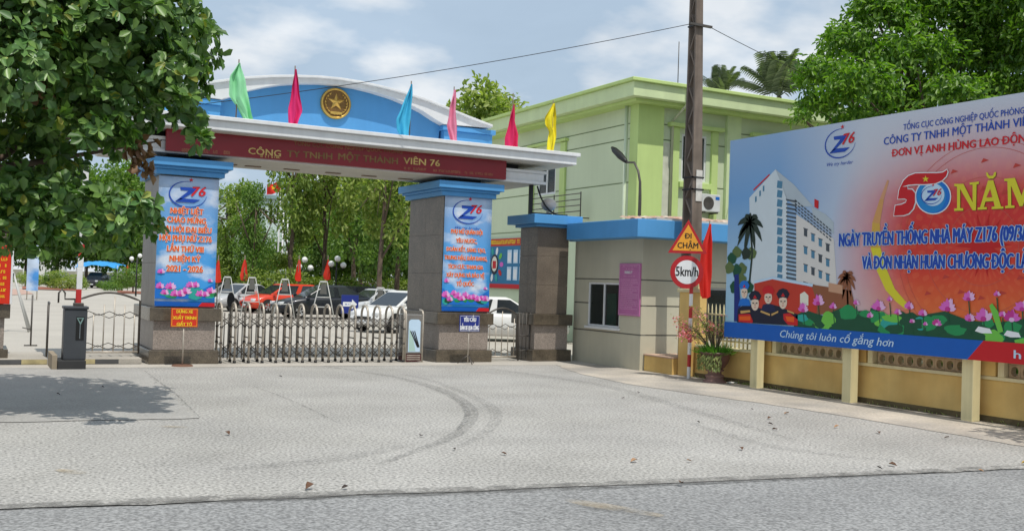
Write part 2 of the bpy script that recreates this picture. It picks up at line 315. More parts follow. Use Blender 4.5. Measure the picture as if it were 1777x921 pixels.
sg = box('name_board', gate, 3.47, 11.40, 22.08, 22.19, 4.425, 4.95, REDB, .006)
gp = Plane('Y', 22.077); pr = Print(gp); LG = mat('gold_letter', (.5, .34, .12), .35, metal=.6, var=.45, scale=1.6); LD = mat('dark_reflection_letter', (.25, .15, .055), .45, metal=.4, var=.5, scale=3); LT = mat('thin_letter', (.36, .14, .07), .5, var=.4, scale=4)  # LD: same gold letters, their darkness from reflections put into the colour
tline(gp, sg, 'TỔNG CỤC CÔNG NGHIỆP QUỐC PHÒNG', (510, 252), (698, 267), 7, LD, 1, .0)
tline(gp, sg, 'CÔNG', (431, 267), (487, 272), 11, LG, 1, .02); tline(gp, sg, 'TY TNHH', (498, 272), (576, 277), 11, LD, 1, .02)
tline(gp, sg, 'MỘT THÀNH', (587, 277), (690, 285), 11, LD, 1, .02); tline(gp, sg, 'VIÊN 76', (700, 284), (763, 289), 11, LG, 1, .02)
pr = Print(gp)
def marks(P, p0, p1, h, m, k=1, px=True, seed=1, fill=.75):     # lettering too worn or small to read
    R_ = random.Random(seed); a = P.pl.uv(*p0) if px else p0; c = P.pl.uv(*p1) if px else p1; w = c[0]-a[0]; u = 0
    while u < w-h*.3:
        g = h*R_.uniform(.45, .75); 
        if R_.random() < fill:
            z = a[1]+(c[1]-a[1])*u/w; x = a[0]+u; t = h*.2; q = R_.random()
            P.poly([(x, z), (x+t, z), (x+t, z+h), (x, z+h)], m, k, px=False)
            if q < .6: P.poly([(x+t, z+h-t), (x+g*.8, z+h-t), (x+g*.8, z+h), (x+t, z+h)], m, k, px=False)
            if q > .3: P.poly([(x+t, z), (x+g*.8, z), (x+g*.8, z+t), (x+t, z+t)], m, k, px=False)
            if .2 < q < .8: P.poly([(x+g*.6, z+t), (x+g*.8, z+t), (x+g*.8, z+h-t), (x+g*.6, z+h-t)], m, k, px=False)
        u += g
marks(pr, (311, 263), (404, 268.5), .07, LT, seed=2); marks(pr, (452, 273), (484, 275), .06, LG, seed=3); marks(pr, (701, 294), (742, 296.5), .055, LT, seed=4); marks(pr, (752, 297.5), (798, 301), .055, LT, seed=5); marks(pr, (804, 301.5), (856, 305), .055, LT, seed=6)
pr.build('small_lettering', sg, 'stuff')
# pediment
top = [(3.45, 5.86), (4.05, 6.0), (4.62, 6.15), (5.25, 6.31), (5.85, 6.42), (6.4, 6.49), (6.95, 6.54), (7.44, 6.555)]; top += [(2*GC-x, z) for x, z in top[-2::-1]]
bot = [(3.45, 5.80), (4.75, 5.76), (5.0, 5.86), (5.32, 6.02), (5.7, 6.15), (6.1, 6.26), (6.6, 6.35), (7.0, 6.395), (7.44, 6.41)]; bot += [(2*GC-x, z) for x, z in bot[-2::-1]]
b = MB(); b.prism(top+bot[::-1], 1, 23.02, 24.3, WHITE); b.build('arch_cornice', gate, bevel=.006)
b = MB(); lip = top+[(x, z-.055) for x, z in top[::-1]]; lip = [(x, z+.012) for x, z in lip]; b.prism(lip, 1, 22.95, 24.36, WHITE); b.build('arch_lip', gate, bevel=.006)
ty = [(4.78, 5.19)]+[(x, z) for x, z in bot if 4.7 < x < 10.2]+[(10.1, 5.19)]
b = MB(); b.prism([(x, z-.001) for x, z in ty], 1, 23.3, 24.1, BLUE); b.build('tympanum', gate)
for s in (0, 1):
    x0, x1 = (3.31, 4.76) if s == 0 else (10.12, 11.57)
    b = MB(); b.box(x0+.06, x1-.06*(s == 1), 23.12, 24.15, 5.19, 5.63, BLUE); b.box(x0, x1, 23.05, 24.2, 5.632, 5.75, BLUE); b.build('side_block', gate, bevel=.01)
em = MB(); prof = [(.365, 0), (.365, .04), (.34, .06), (.31, .045), (.0, .045)]
def disc(mb, prof, c, m, n=40):     # lathe about the Y axis, towards -Y
    vs = [(c[0]+r*math.cos(2*math.pi*k/n), c[1]-h, c[2]+r*math.sin(2*math.pi*k/n)) for r, h in prof for k in range(n)]
    mb.add(vs, [(i*n+k, i*n+(k+1) % n, (i+1)*n+(k+1) % n, (i+1)*n+k) for i in range(len(prof)-1) for k in range(n)], m)
disc(em, [(.31, .06), (.31, .075), (0.001, .075)], (GC, 23.299, 6.0), GOLDD); eo = em.build('emblem', gate, smooth=False)
em = MB(); disc(em, [(.365, 0), (.365, .07), (.345, .09), (.315, .085), (.31, .06)], (GC, 23.299, 6.0), GOLD); em.build('rim', eo, smooth=True)
def star3(mb, c, r, m, y0=.076, h=.06, r2=.4):
    pts = [(c[0]+(r if i % 2 == 0 else r*r2)*math.sin(math.pi*i/5), c[1]-y0, c[2]+(r if i % 2 == 0 else r*r2)*math.cos(math.pi*i/5)) for i in range(10)]
    mb.add(pts+[(c[0], c[1]-y0-h, c[2])], [(i, (i+1) % 10, 10) for i in range(10)], m)
em = MB(); star3(em, (GC, 23.299, 6.03), .21, GOLD); em.build('star', eo)
em = MB()
for s in (-1, 1):
    for k in range(9):
        t = math.radians(-85+k*17); r = .255; x = GC+s*r*math.cos(t); z = 6.0+r*math.sin(t)
        em.tube([(x, 23.22, z), (x+s*.012-s*.05*math.sin(t), 23.19, z+.05*math.cos(t))], [.022, .004], GOLD, 5)
em.box(GC-.14, GC+.14, 23.19, 23.222, 5.74, 5.80, GOLD); em.build('wreath', eo)
# ------------------------------------------------------------------ banners
def cloudprint(name, Z0, Z1):
    m = bpy.data.materials.new(name); m.use_nodes = True; t = m.node_tree; b = t.nodes['Principled BSDF']; b.inputs['Roughness'].default_value = .4; n = t.nodes.new; l = t.links.new
    g = n('ShaderNodeNewGeometry'); s = n('ShaderNodeSeparateXYZ'); l(g.outputs['Position'], s.inputs[0]); r = n('ShaderNodeMapRange'); r.inputs[1].default_value = Z0; r.inputs[2].default_value = Z1; l(s.outputs[2], r.inputs[0])
    c = n('ShaderNodeValToRGB'); el = c.color_ramp.elements; el[0].color = rgb(40, 150, 225)+(1,); el[1].color = rgb(188, 205, 226)+(1,); e = el.new(.55); e.color = rgb(86, 160, 222)+(1,); e = el.new(.8); e.color = rgb(120, 165, 215)+(1,); l(r.outputs[0], c.inputs[0])
    mp_ = n('ShaderNodeMapping'); mp_.inputs['Scale'].default_value = (1, 1, 1.5); l(g.outputs['Position'], mp_.inputs[0]); x = n('ShaderNodeTexNoise'); x.inputs['Scale'].default_value = 1.7; x.inputs['Detail'].default_value = 6; l(mp_.outputs[0], x.inputs[0])
    q = n('ShaderNodeMapRange'); q.inputs[1].default_value = .48; q.inputs[2].default_value = .68; q.inputs[4].default_value = .85; l(x.outputs[0], q.inputs[0]); mm = n('ShaderNodeMix'); mm.data_type = 'RGBA'; l(q.outputs[0], mm.inputs[0]); l(c.outputs[0], mm.inputs[6]); mm.inputs[7].default_value = rgb(222, 228, 236)+(1,); l(mm.outputs[2], b.inputs['Base Color']); return m
SKYP = cloudprint('sky_print', 1.2, 3.95)
iBLUE = ink('logo_blue', rgb(20, 70, 170)); iRED = ink('logo_red', rgb(205, 25, 35)); iWHITE = ink('white', rgb(232, 234, 236)); iORANGE = ink('orange', rgb(228, 92, 18)); iPINK = ink('pink', rgb(214, 100, 190)); iPINKL = ink('pale_pink', rgb(226, 180, 220)); iMAG = ink('magenta', rgb(190, 50, 140))
iGRN = ink('green', rgb(30, 140, 80)); iGRND = ink('dark_green', rgb(16, 78, 50)); iGRNL = ink('light_green', rgb(110, 190, 70)); iTEAL = ink('teal', rgb(40, 160, 150)); iYEL = ink('yellow', rgb(215, 205, 45)); iSKIN = ink('skin', rgb(222, 200, 180)); iNAVY = ink('navy', rgb(16, 22, 45)); iDK = ink('dark', rgb(25, 25, 25)); iMID = ink('mid_blue', rgb(20, 110, 200)); iGLINE = ink('grey', rgb(120, 130, 135)); iBAND = ink('band_blue', rgb(0, 88, 178)); iCRIM = ink('crimson', rgb(196, 20, 30)); iLT = ink('pale_blue', rgb(190, 215, 235)); iPALM = ink('palm', rgb(30, 48, 36)); iBRN = ink('brown', rgb(140, 85, 55)); iCREAM = ink('cream', rgb(225, 222, 205))
def logo(P, c, w, k=1, slogan=True):
    """round swoosh, Z, 76, small star and slogan; c = centre uv, w = swoosh width"""
    rx, ry = w/2, w*.36; arc = lambda a0, a1, n=22: [(c[0]+rx*math.cos(math.radians(a0+(a1-a0)*i/n)), c[1]+ry*math.sin(math.radians(a0+(a1-a0)*i/n))) for i in range(n+1)]
    a = arc(82, 355); P.strip(a, [w*.010+w*.028*math.sin(math.pi*min(1, i/22*1.05)) for i in range(23)], iBLUE, k)
    zx, zy = c[0]-w*.33, c[1]-ry*.62; H = ry*1.15; sh = .35*H
    for q in ([(zx+sh*.75, zy+H), (zx+w*.44+sh*.8, zy+H), (zx+w*.44+sh*.55, zy+H*.76), (zx+sh*.9, zy+H*.8)], [(zx+w*.44+sh*.55, zy+H*.78), (zx+w*.27+sh*.5, zy+H*.78), (zx-.02*w, zy), (zx+w*.17, zy+.2*H)], [(zx-.02*w, zy), (zx+w*.5, zy), (zx+w*.66, zy+H*.22), (zx+w*.14, zy+.26*H)]): P.poly(q, iBLUE, k, px=False)
    P.text('76', (c[0]+w*.08, c[1]-ry*.12), (c[0]+w*.47, c[1]-ry*.06), ry*.72, iRED, k+1, .02, .25, px=False)
    s = (c[0]+w*.07, c[1]+ry*1.12); P.poly([(s[0]+w*.07*(1 if i % 2 == 0 else .4)*math.sin(math.pi*i/5), s[1]+w*.06*(1 if i % 2 == 0 else .4)*math.cos(math.pi*i/5)) for i in range(10)], iRED, k+1, px=False)
    if slogan: P.text('We try harder', (c[0]-w*.42, c[1]-ry*1.5), (c[0]+w*.45, c[1]-ry*1.5), w*.085, iBLUE, k, .0, .35, px=False)
def lotus(P, c, r, k, pal=None):
    cols = pal or (iPINK, iPINKL, iMAG)
    for i, a in enumerate((-78, 78, -52, 52, -28, 28, -10, 12, 0)):
        A = math.radians(a+random.uniform(-6, 6)); L_ = r*random.uniform(.85, 1.1); wd = r*.26
        d = (math.sin(A), math.cos(A)); nrm = (d[1], -d[0]); o = (c[0], c[1]-r*.3)
        f = lambda t, s_: (o[0]+d[0]*L_*t+nrm[0]*wd*s_, o[1]+d[1]*L_*t+nrm[1]*wd*s_)
        P.poly([f(0, 0), f(.35, -.8), f(.7, -.75), f(1, 0), f(.7, .75), f(.35, .8)], cols[1] if i % 2 else cols[0], k+i*.08, px=False)
    P.ell((c[0], c[1]-r*.25), r*.3, r*.22, cols[2], k+.8, 10)
def pad(P, c, rx, ry, m, k):
    n = 16; P.poly([(c[0]+rx*(1+.12*math.sin(5*t+rx*90))*math.cos(t), c[1]+ry*(1+.15*math.sin(3*t+ry*70))*math.sin(t)) for t in [2*math.pi*i/n for i in range(n)]], m, k, px=False)
def banner(label, x0, x1, z0, z1, Y, lines, fl):
    o = thing('banner', label, 'banner', ((x0+x1)/2, Y, z0))
    b = MB(); nx, nz = 6, 14; vs = []
    for j in range(nz+1):
        for i in range(nx+1):
            u, v = i/nx, j/nz; vs.append((x0+(x1-x0)*u, Y+.004*math.sin(v*9+u*4), z0+(z1-z0)*v))
    b.add(vs, [(j*(nx+1)+i, j*(nx+1)+i+1, (j+1)*(nx+1)+i+1, (j+1)*(nx+1)+i) for j in range(nz) for i in range(nx)], SKYP); 
    c = b.build('cloth', o, smooth=True); sm = c.modifiers.new('thick', 'SOLIDIFY'); sm.thickness = .003
    P = Print(Plane('Y', Y-.008)); w = x1-x0; xm = (x0+x1)/2
    logo(P, (xm-.02, z1-.36), w*.62, 1); P.build('printed_logo', c)
    for (t, zf, hw, ch) in lines: tline(Plane('Y', Y-.008), c, t, (xm-hw*w-.03, z0+zf*(z1-z0)), (xm+hw*w-.03, z0+zf*(z1-z0)), ch*1.12, iORANGE, 2, .03, px=False, out=ink('letter_edge', rgb(240, 236, 225)), outw=.06)
    P = Print(Plane('Y', Y-.008)); R_ = random.Random(fl)
    P.poly([(x0+.003, z0+.16), (x0+.003, z0+.55), (x0+.2*w, z0+.33), (x0+.45*w, z0+.24), (x0+.7*w, z0+.3), (x1-.003, z0+.52), (x1-.003, z0+.16)], iMID, 1, px=False)
    for i in range(14): pad(P, (x0+w*R_.uniform(.06, .94), z0+R_.uniform(.2, .34)), R_.uniform(.07, .13), R_.uniform(.04, .08), R_.choice((iGRN, iGRND, iTEAL, iTEAL)), 2+i*.03)
    for i in range(11): lotus(P, (x0+w*(.08+.84*i/10), z0+R_.uniform(.26, .46)), R_.uniform(.09, .14), 3+i*.1)
    lotus(P, (x0+.09*w, z0+.72), .09, 3); lotus(P, (x1-.09*w, z0+.56), .06, 3)
    P.poly([(x0+.003, z0+.003), (x1-.003, z0+.003), (x1-.003, z0+.085), (x0+.003, z0+.105)], iBAND, 4, px=False); P.poly([(x0+.72*w, z0+.004), (x1-.003, z0+.004), (x1-.003, z0+.085), (x0+.78*w, z0+.09)], iCRIM, 4.5, px=False)
    P.build('printed_lotus_flowers', c, 'stuff'); return o
banner('tall sky blue banner on left pillar with seven lines of orange lettering ending in years', 3.39, 4.615, 1.205, 3.92, 22.262,
       [('NHIỆT LIỆT', .715, .27, .105), ('CHÀO MỪNG', .645, .32, .105), ('ĐẠI HỘI ĐẠI BIỂU', .573, .42, .105), ('HỘI PHỤ NỮ Z176', .503, .43, .11), ('LẦN THỨ VIII', .423, .3, .105), ('NHIỆM KỲ', .347, .255, .105), ('2021 - 2026', .268, .3, .115)], 3)
banner('tall sky blue banner on right pillar with seven lines of smaller orange lettering', 9.885, 11.135, 1.215, 3.955, 22.262,
       [('PHỤ NỮ QUÂN ĐỘI', .675, .33, .085), ('YÊU NƯỚC,', .597, .22, .085), ('ĐOÀN KẾT, SÁNG TẠO,', .52, .41, .085), ('TRUNG HẬU, ĐẢM ĐANG,', .447, .45, .085), ('TÍCH CỰC THAM GIA', .37, .37, .085), ('XÂY DỰNG VÀ BẢO VỆ', .297, .40, .085), ('TỔ QUỐC', .222, .18, .085)], 5)
# ------------------------------------------------------------------ gate piers
pier = thing('gate_pier', 'short granite pier with sky blue cap standing beside guard house', 'pier', (12.97, 22.4, 0))
pp = pillar(pier, 12.52, 13.42, 22.4, 23.35, 3.36, 'shaft')
b = MB(); b.box(12.42, 13.52, 22.3, 23.45, 3.36, 3.43, BLUE); b.box(12.26, 13.66, 22.14, 23.6, 3.432, 3.66, BLUE); b.build('cap', pier, bevel=.012)
lp = thing('gate_pier', 'granite pier at far left edge behind red rules board', 'pier', (.2, 22.6, 0)); pillar(lp, -.3, .6, 22.6, 23.6, 3.3, 'shaft')
b = MB(); b.box(-.43, .74, 22.5, 23.7, 3.36, 3.43, BLUE); b.box(-.56, .86, 22.36, 23.84, 3.432, 3.66, BLUE); b.build('cap', lp, bevel=.012)
glb = thing('globe_lamp', 'off white globe lamp on top of blue capped pier', 'lamp', (13.0, 22.75, 3.66)); b = MB(); b.lathe([(.13, 0), (.13, .04), (.06, .06), (.06, .12)], (13.0, 22.75, 3.66), mat('lamp_base', (.45, .44, .42), .5)); b.build('base', glb, smooth=True)
b = MB(); b.sphere((13.0, 22.75, 3.96), .2, mat('milk_glass', (.62, .55, .50), .35, var=.1), 12, .85); b.build('globe', glb, smooth=True)
b = MB(); b.box(12.32, 12.40, 22.5, 22.6, 3.66, 4.42, BLACK); b.box(12.40, 12.95, 22.5, 22.58, 3.661, 3.72, BLACK); tag(b.build('steel_prop', bevel=.004), 'black steel prop between pier cap and gate beam', 'prop')
tag(tube('hanging_cable', None, smooth_path([(12.62, 22.7, 4.40), (12.7, 22.62, 4.1), (12.82, 22.5, 3.85), (13.02, 22.42, 3.70), (13.35, 22.4, 3.69)]), .024, BLACK, 6), 'thick black cable looping from gate beam onto blue capped pier', 'cable')
# ------------------------------------------------------------------ folding gate
fg = thing('folding_gate', 'stainless steel folding gate closed between the two granite pillars', 'folding gate', (6.9, 22.55, 0), )
ya, yb = 22.36, 22.80; U0 = 4.80; NU = 14; SP = (9.0-U0)/NU
hoop = None
for i in range(NU+1):
    x = U0+i*SP
    if hoop is None:
        b = MB(); pts = [(x, ya, .03)]+[(x, (ya+yb)/2-(yb-ya)/2*math.cos(t), 1.08+.21*math.sin(t)) for t in [math.pi*k/10 for k in range(11)]]+[(x, yb, .03)]
        b.tube(pts, .026, STEEL, 8); b.tube([(x, ya, .55), (x, yb, .55)], .014, STEELD, 6); b.tube([(x, ya, .15), (x, yb, .15)], .02, STEELD, 6)
        for yy in (ya, yb): b.tube([(x, yy, 0), (x, yy, .05)], .035, BLACK, 8); b.tube([(x, yy, .76), (x, yy, .80)], .034, STEELD, 8); b.tube([(x, yy, .42), (x, yy, .46)], .034, STEELD, 8)
        hoop = b.build('hoop_frame', fg, smooth=True); 
    else:
        o = hoop.copy(); COL.objects.link(o); o.location.x = i*SP
mid = None; cross = None
for i in range(NU):
    x0 = U0+i*SP; x1 = x0+SP; xm = (x0+x1)/2
    if mid is None:
        b = MB()
        for yy in (ya+.02, yb-.02): b.tube([(xm, yy, .08), (xm, yy, 1.07)], .013, STEELD, 6)
        mid = b.build('middle_post', fg, smooth=True)
        cross = []
        for yy in (ya, yb):
            for za, zb in ((.78, 1.02), (.14, .44)): cross.append(tube('scissor_bar', fg, [(x0, yy-.02, za), (x1, yy-.02, zb)], .010, STEELD, 5)); cross.append(tube('scissor_bar', fg, [(x0, yy+.02, zb), (x1, yy+.02, za)], .010, STEELD, 5))
    else:
        for s in [mid]+cross: o = s.copy(); COL.objects.link(o); o.location.x = i*SP
mh = MB(); mh.box(9.06, 9.46, 22.36, 22.86, .2, 1.12, mat('grey_metal_case', (.30, .29, .27), .3, metal=.6, var=.1)); mh = mh.build('motor_head', fg, bevel=.02)
b = MB(); b.box(9.06, 9.46, 22.38, 22.84, .02, .195, mat('maroon_grille', (.10, .03, .03), .6)); [b.box(9.09, 9.43, 22.372, 22.378, .05+k*.05, .07+k*.05, STEEL) for k in range(3)]; b.build('grille', mh)
for x in (9.045, 9.475): tube('corner_tube', mh, [(x, 22.37, 0), (x, 22.37, 1.12), (x, 22.42, 1.2), (x, 22.6, 1.22)], .022, STEEL)
P = Print(Plane('Y', 22.357)); P.poly([(9.11, .24), (9.41, .24), (9.41, .95), (9.36, 1.0), (9.16, 1.0), (9.11, .95)], iLT, 1, px=False); P.poly([(9.13, .26), (9.3, .26), (9.22, .6), (9.13, .8)], ink('pale_teal', rgb(170, 200, 190)), 1.5, px=False)
for k in range(3): P.poly([(9.15+k*.05, .72), (9.17+k*.05, .74), (9.36+k*.02, .36), (9.34+k*.02, .34)], iDK, 2, px=False)
P.build('printed_panel', mh)
# ------------------------------------------------------------------ pedestrian gates
def ped_gate(label, x0, x1, Y, zt, zb, n):
    g = thing('pedestrian_gate', label, 'gate', ((x0+x1)/2, Y, zb)); m = STEELD; w = x1-x0
    arch = [(x0, Y, zb+.06)]+[(x0+w*k/12, Y, zt-.16+.16*math.sin(math.pi*k/12)) for k in range(13)]+[(x1, Y, zb+.06)]
    tube('arched_frame', g, arch, .022, m, 6); tube('bottom_rail', g, [(x0, Y, zb+.1), (x1, Y, zb+.1)], .022, STEEL, 6)
    for k in range(n):
        x = x0+w*(k+.5)/n; top_ = zt-.25 if k % 2 == 0 else zt-.42
        if k == n//2: top_ = zt-.08
        tube('bar', g, [(x, Y, zb+.1), (x, Y, top_)], .013, STEEL, 6)
    for (zc, h) in ((zt-.46, .07), (zb+.22, .07)):
        for sg_ in (1, -1):
            pts = [(x0+w*k/(2*n)*2/1, Y-.012*sg_, zc+sg_*(h if k % 2 else -h*.2)) for k in range(n+1)]
            tube('zigzag_bar', g, pts, .009, m, 5, False)
    return g
ped_gate('small arched iron gate between right pillar and pier in front of white car', 11.27, 12.12, 22.6, 1.30, 0, 5)
ped_gate('wider arched iron gate between barrier box and left pillar', 1.98, 3.18, 22.75, 1.45, .12, 6)
g = thing('iron_grille', 'narrow fixed iron grille beside the short granite pier', 'grille', (12.3, 22.6, 0)); tube('frame', g, [(12.17, 22.6, 0), (12.17, 22.6, 1.2), (12.48, 22.6, 1.2), (12.48, 22.6, 0)], .02, STEELD, 6)
for x in (12.27, 12.38): tube('bar', g, [(x, 22.6, .05), (x, 22.6, 1.2)], .013, STEELD, 6)
for z in (.25, .62): tube('rail', g, [(12.17, 22.6, z), (12.48, 22.6, z)], .014, STEELD, 6)
g = thing('iron_grille', 'fixed iron gate leaf folded open left of barrier box', 'grille', (1.5, 22.7, .12)); tube('frame', g, [(1.42, 22.75, .12), (1.42, 22.75, 1.15), (1.46, 23.1, 1.2), (1.5, 24.0, 1.2), (1.5, 24.0, .12)], .02, STEELD, 6)
for k in range(5): tube('bar', g, [(1.44+.015*k, 22.95+.22*k, .15), (1.44+.015*k, 22.95+.22*k, 1.2)], .012, STEELD, 6)
tube('rail', g, [(1.42, 22.75, .3), (1.5, 24., .3)], .014, STEELD, 6)
tube('latch', g, [(1.6, 22.72, 1.22), (1.6, 22.72, 1.42), (1.66, 22.72, 1.5), (1.72, 22.72, 1.42), (1.72, 22.72, 1.3), (1.95, 22.72, 1.3)], .018, STEELD, 6)
box('post', g, 1.9, 1.98, 22.7, 22.8, .12, 1.28, STEELD)
# raised threshold under the small gate
st = MB(); st.box(.55, 1.42, 22.35, 24.2, 0, .12, CONC); st.box(1.95, 3.2, 22.35, 24.2, 0, .12, CONC); so_ = tag(st.build('entry_step', bevel=.015), kind='structure')
YK = mat('yellow_kerb_paint', (.45, .38, .2), .7, var=.3, scale=4); KB = mat('black_kerb_paint', (.08, .08, .08), .7, var=.3)
for k, (xa, xb) in enumerate(((.56, .95), (.95, 1.41), (1.96, 2.3), (2.3, 2.75), (2.75, 3.18))): box('kerb_paint', so_, xa, xb, 22.342, 22.349, .01, .10, (KB, YK, YK, KB, CONC)[k], 0)
# barrier
bx = thing('barrier', 'dark grey parking barrier box with red and white boom raised', 'barrier', (1.83, 21.5, 0))
DG = mat('charcoal_case', (.055, .06, .067), .4, var=.12, scale=3); b = MB(); b.box(1.62, 2.03, 21.36, 21.78, .17, 1.14, DG); hs = b.build('housing', bx, bevel=.015)
box('lid', hs, 1.60, 2.05, 21.34, 21.80, 1.142, 1.2, DG, .015); box('foot', bx, 1.52, 2.02, 21.18, 21.95, 0, .17, mat('black_concrete', (.035, .035, .035), .8, var=.2), .01); box('plinth', bx, 1.42, 1.515, 21.2, 22.3, 0, .28, mat('old_concrete', (.3, .25, .18), .9, var=.25), .01)
P = Print(Plane('Y', 21.357)); P.poly([(1.83, .55), (1.98, .55), (1.98, 1.0), (1.83, 1.0)], iDK, 1, px=False); P.poly([(1.84, .98), (1.97, .98), (1.91, .84)], ink('arrow_grey', rgb(120, 150, 145)), 2, px=False); P.poly([(1.865, .965), (1.94, .965), (1.906, .89)], iDK, 2.5, px=False); P.strip([(1.905, .86), (1.905, .58)], .012, iGLINE, 2); P.build('printed_arrow', hs)
WB = mat('boom_white', (.75, .75, .74), .5); RB = mat('boom_red', (.5, .03, .03), .5); bm_ = MB(); z0 = 1.2
for k, (z1, m) in enumerate(((1.52, RB), (1.95, WB), (2.15, DARK), (2.4, RB), (3.0, WB), (3.4, RB), (3.9, WB))):
    if m is DARK: m = WB
    xo = .02*(z1-1.2); bm_.box(1.83+.02*(z0-1.2), 1.93+.02*(z0-1.2), 21.62, 21.68, z0, z1-.001, m); z0 = z1
bm_.build('boom', bx, bevel=.006); b = MB(); b.box(1.845, 1.915, 21.612, 21.6199, 1.22, 1.5, RB); b.build('boom_band', bx)
box('boom_hinge', bx, 1.79, 1.97, 21.5, 21.72, 1.2, 1.26, STEELD, .01)
# ------------------------------------------------------------------ sign stands
def sign_stand(label, px0, px1, pyt, pyb, basepx, col, lines, tcol, Y, feet):
    t = Plane('Y', Y); a = t.uv(px0, pyb); c = t.uv(px1, pyt); xm = (a[0]+c[0])/2; s = thing('sign_stand', label, 'sign', (xm, Y, 0))
    b = MB(); b.box(a[0], c[0], Y, Y+.02, a[1], c[1], col); bd = b.build('board', s, bevel=.004); tube('post', s, [(xm, Y+.035, .03), (xm, Y+.035, a[1]+.1)], .016, STEEL, 6)
    P = Print(Plane('Y', Y-.002)); h = c[1]-a[1]; w = c[0]-a[0]; 
    P.strip([(a[0]+.02, a[1]+.02), (c[0]-.02, a[1]+.02), (c[0]-.02, c[1]-.02), (a[0]+.02, c[1]-.02), (a[0]+.02, a[1]+.018)], .008, tcol, 1)
    n = len(lines)
    for i, (tx, hw) in enumerate(lines): z = c[1]-h*(i+.78)/n; tline(Plane('Y', Y-.002), bd, tx, (xm-hw*w, z), (xm+hw*w, z), h/n*.5, tcol, 1, .025, px=False)
    P.build('painted_border', bd)
    if feet == 'disc': b = MB(); b.lathe([(.001, .035), (.2, .03), (.22, 0)], (xm, Y+.035, 0), mat('rusty_iron', (.16, .08, .05), .8, var=.3)); b.build('foot', s)
    else:
        for k in range(3): A = math.radians(-90+120*k); tube('foot', s, [(xm, Y+.035, .2), (xm+.24*math.cos(A), Y+.035+.24*math.sin(A), .012)], .012, STEELD, 6)
    return s
iYL = ink('letter_yellow', rgb(240, 205, 40)); RS = mat('red_sign_paint', (.62, .03, .01), .45, var=.06); BS = mat('blue_sign_paint', (.02, .035, .22), .4, var=.06)
sign_stand('small red sign with yellow lettering on a stand before left pillar', 296, 344, 535, 567, (318, 634), RS, [('DỪNG XE', .3), ('XUẤT TRÌNH', .43), ('GIẤY TỜ', .28)], iYL, 21.72, 'disc')
sign_stand('small navy blue sign with white lettering on a tripod before right pillar', 797, 833, 547, 575, (812, 632), BS, [('YÊU CẦU', .3), ('DẪN XE QUA CỔNG', .45)], iWHITE, 21.75, 'tri')
rb = thing('rules_board', 'red board with yellow lettering leaning at far left pier', 'board', (-.1, 22.25, 1.18)); b = MB(); b.box(-.6, .70, 22.42, 22.47, 1.185, 2.33, RS); bb = b.build('board', rb, bevel=.006); box('edge_trim', rb, .702, .74, 22.41, 22.48, 1.185, 2.34, WHITE, .004)
P = Print(Plane('Y', 22.417)); [marks(P, (-.5, 2.15-k*.12), (.62, 2.15-k*.12), .055, iYL, seed=20+k, px=False) for k in range(8)]; P.build('painted_lettering', bb, 'stuff')
box('support', rb, -.3, .3, 22.47, 22.6, 1.183, 1.6, STEELD)
# ------------------------------------------------------------------ flags on the canopy
def hanging_flag(label, x, Y, z0, zt, zc0, zc1, left, right, col, group, lean=0., twist=1., name='flag', n=26, mm=14, staff=.014):
    f = thing(name, label, 'flag', (x, Y, z0), group); tube('staff', f, [(x, Y, z0), (x+lean, Y, zt)], staff, mat('staff_wood', (.16, .13, .10), .7), 6)
    left = [(a_, b_*1.3) for a_, b_ in left]; right = [(a_, b_*1.3) for a_, b_ in right]
    m = mat('cloth_'+'_'.join('%02d' % int(c*99) for c in col), col, .75, var=.08, scale=6); b = MB(); vs = []
    for j in range(n+1):
        t = j/n; z = zc0+(zc1-zc0)*t; l_ = np.interp(t, [q[0] for q in left], [q[1] for q in left]); r_ = np.interp(t, [q[0] for q in right], [q[1] for q in right]); xs = x+lean*(z-z0)/(zt-z0)
        for i in range(mm+1):
            s = i/mm; wv = .05*twist*math.sin(s*9+t*2.2+x)*(min(1, t*3+.25))+.03*math.sin(s*17-t*3+x*2); vs.append((xs+l_+(r_-l_)*s+.006*math.sin(t*14+s*5), Y-.035+wv, z-.05*math.sin(s*3.1)*(t)))
    b.add(vs, [(j*(mm+1)+i, j*(mm+1)+i+1, (j+1)*(mm+1)+i+1, (j+1)*(mm+1)+i) for j in range(n) for i in range(mm)], m); b.build('cloth', f, smooth=True); return f
FGRP = 'coloured festival flags standing on the gate canopy'
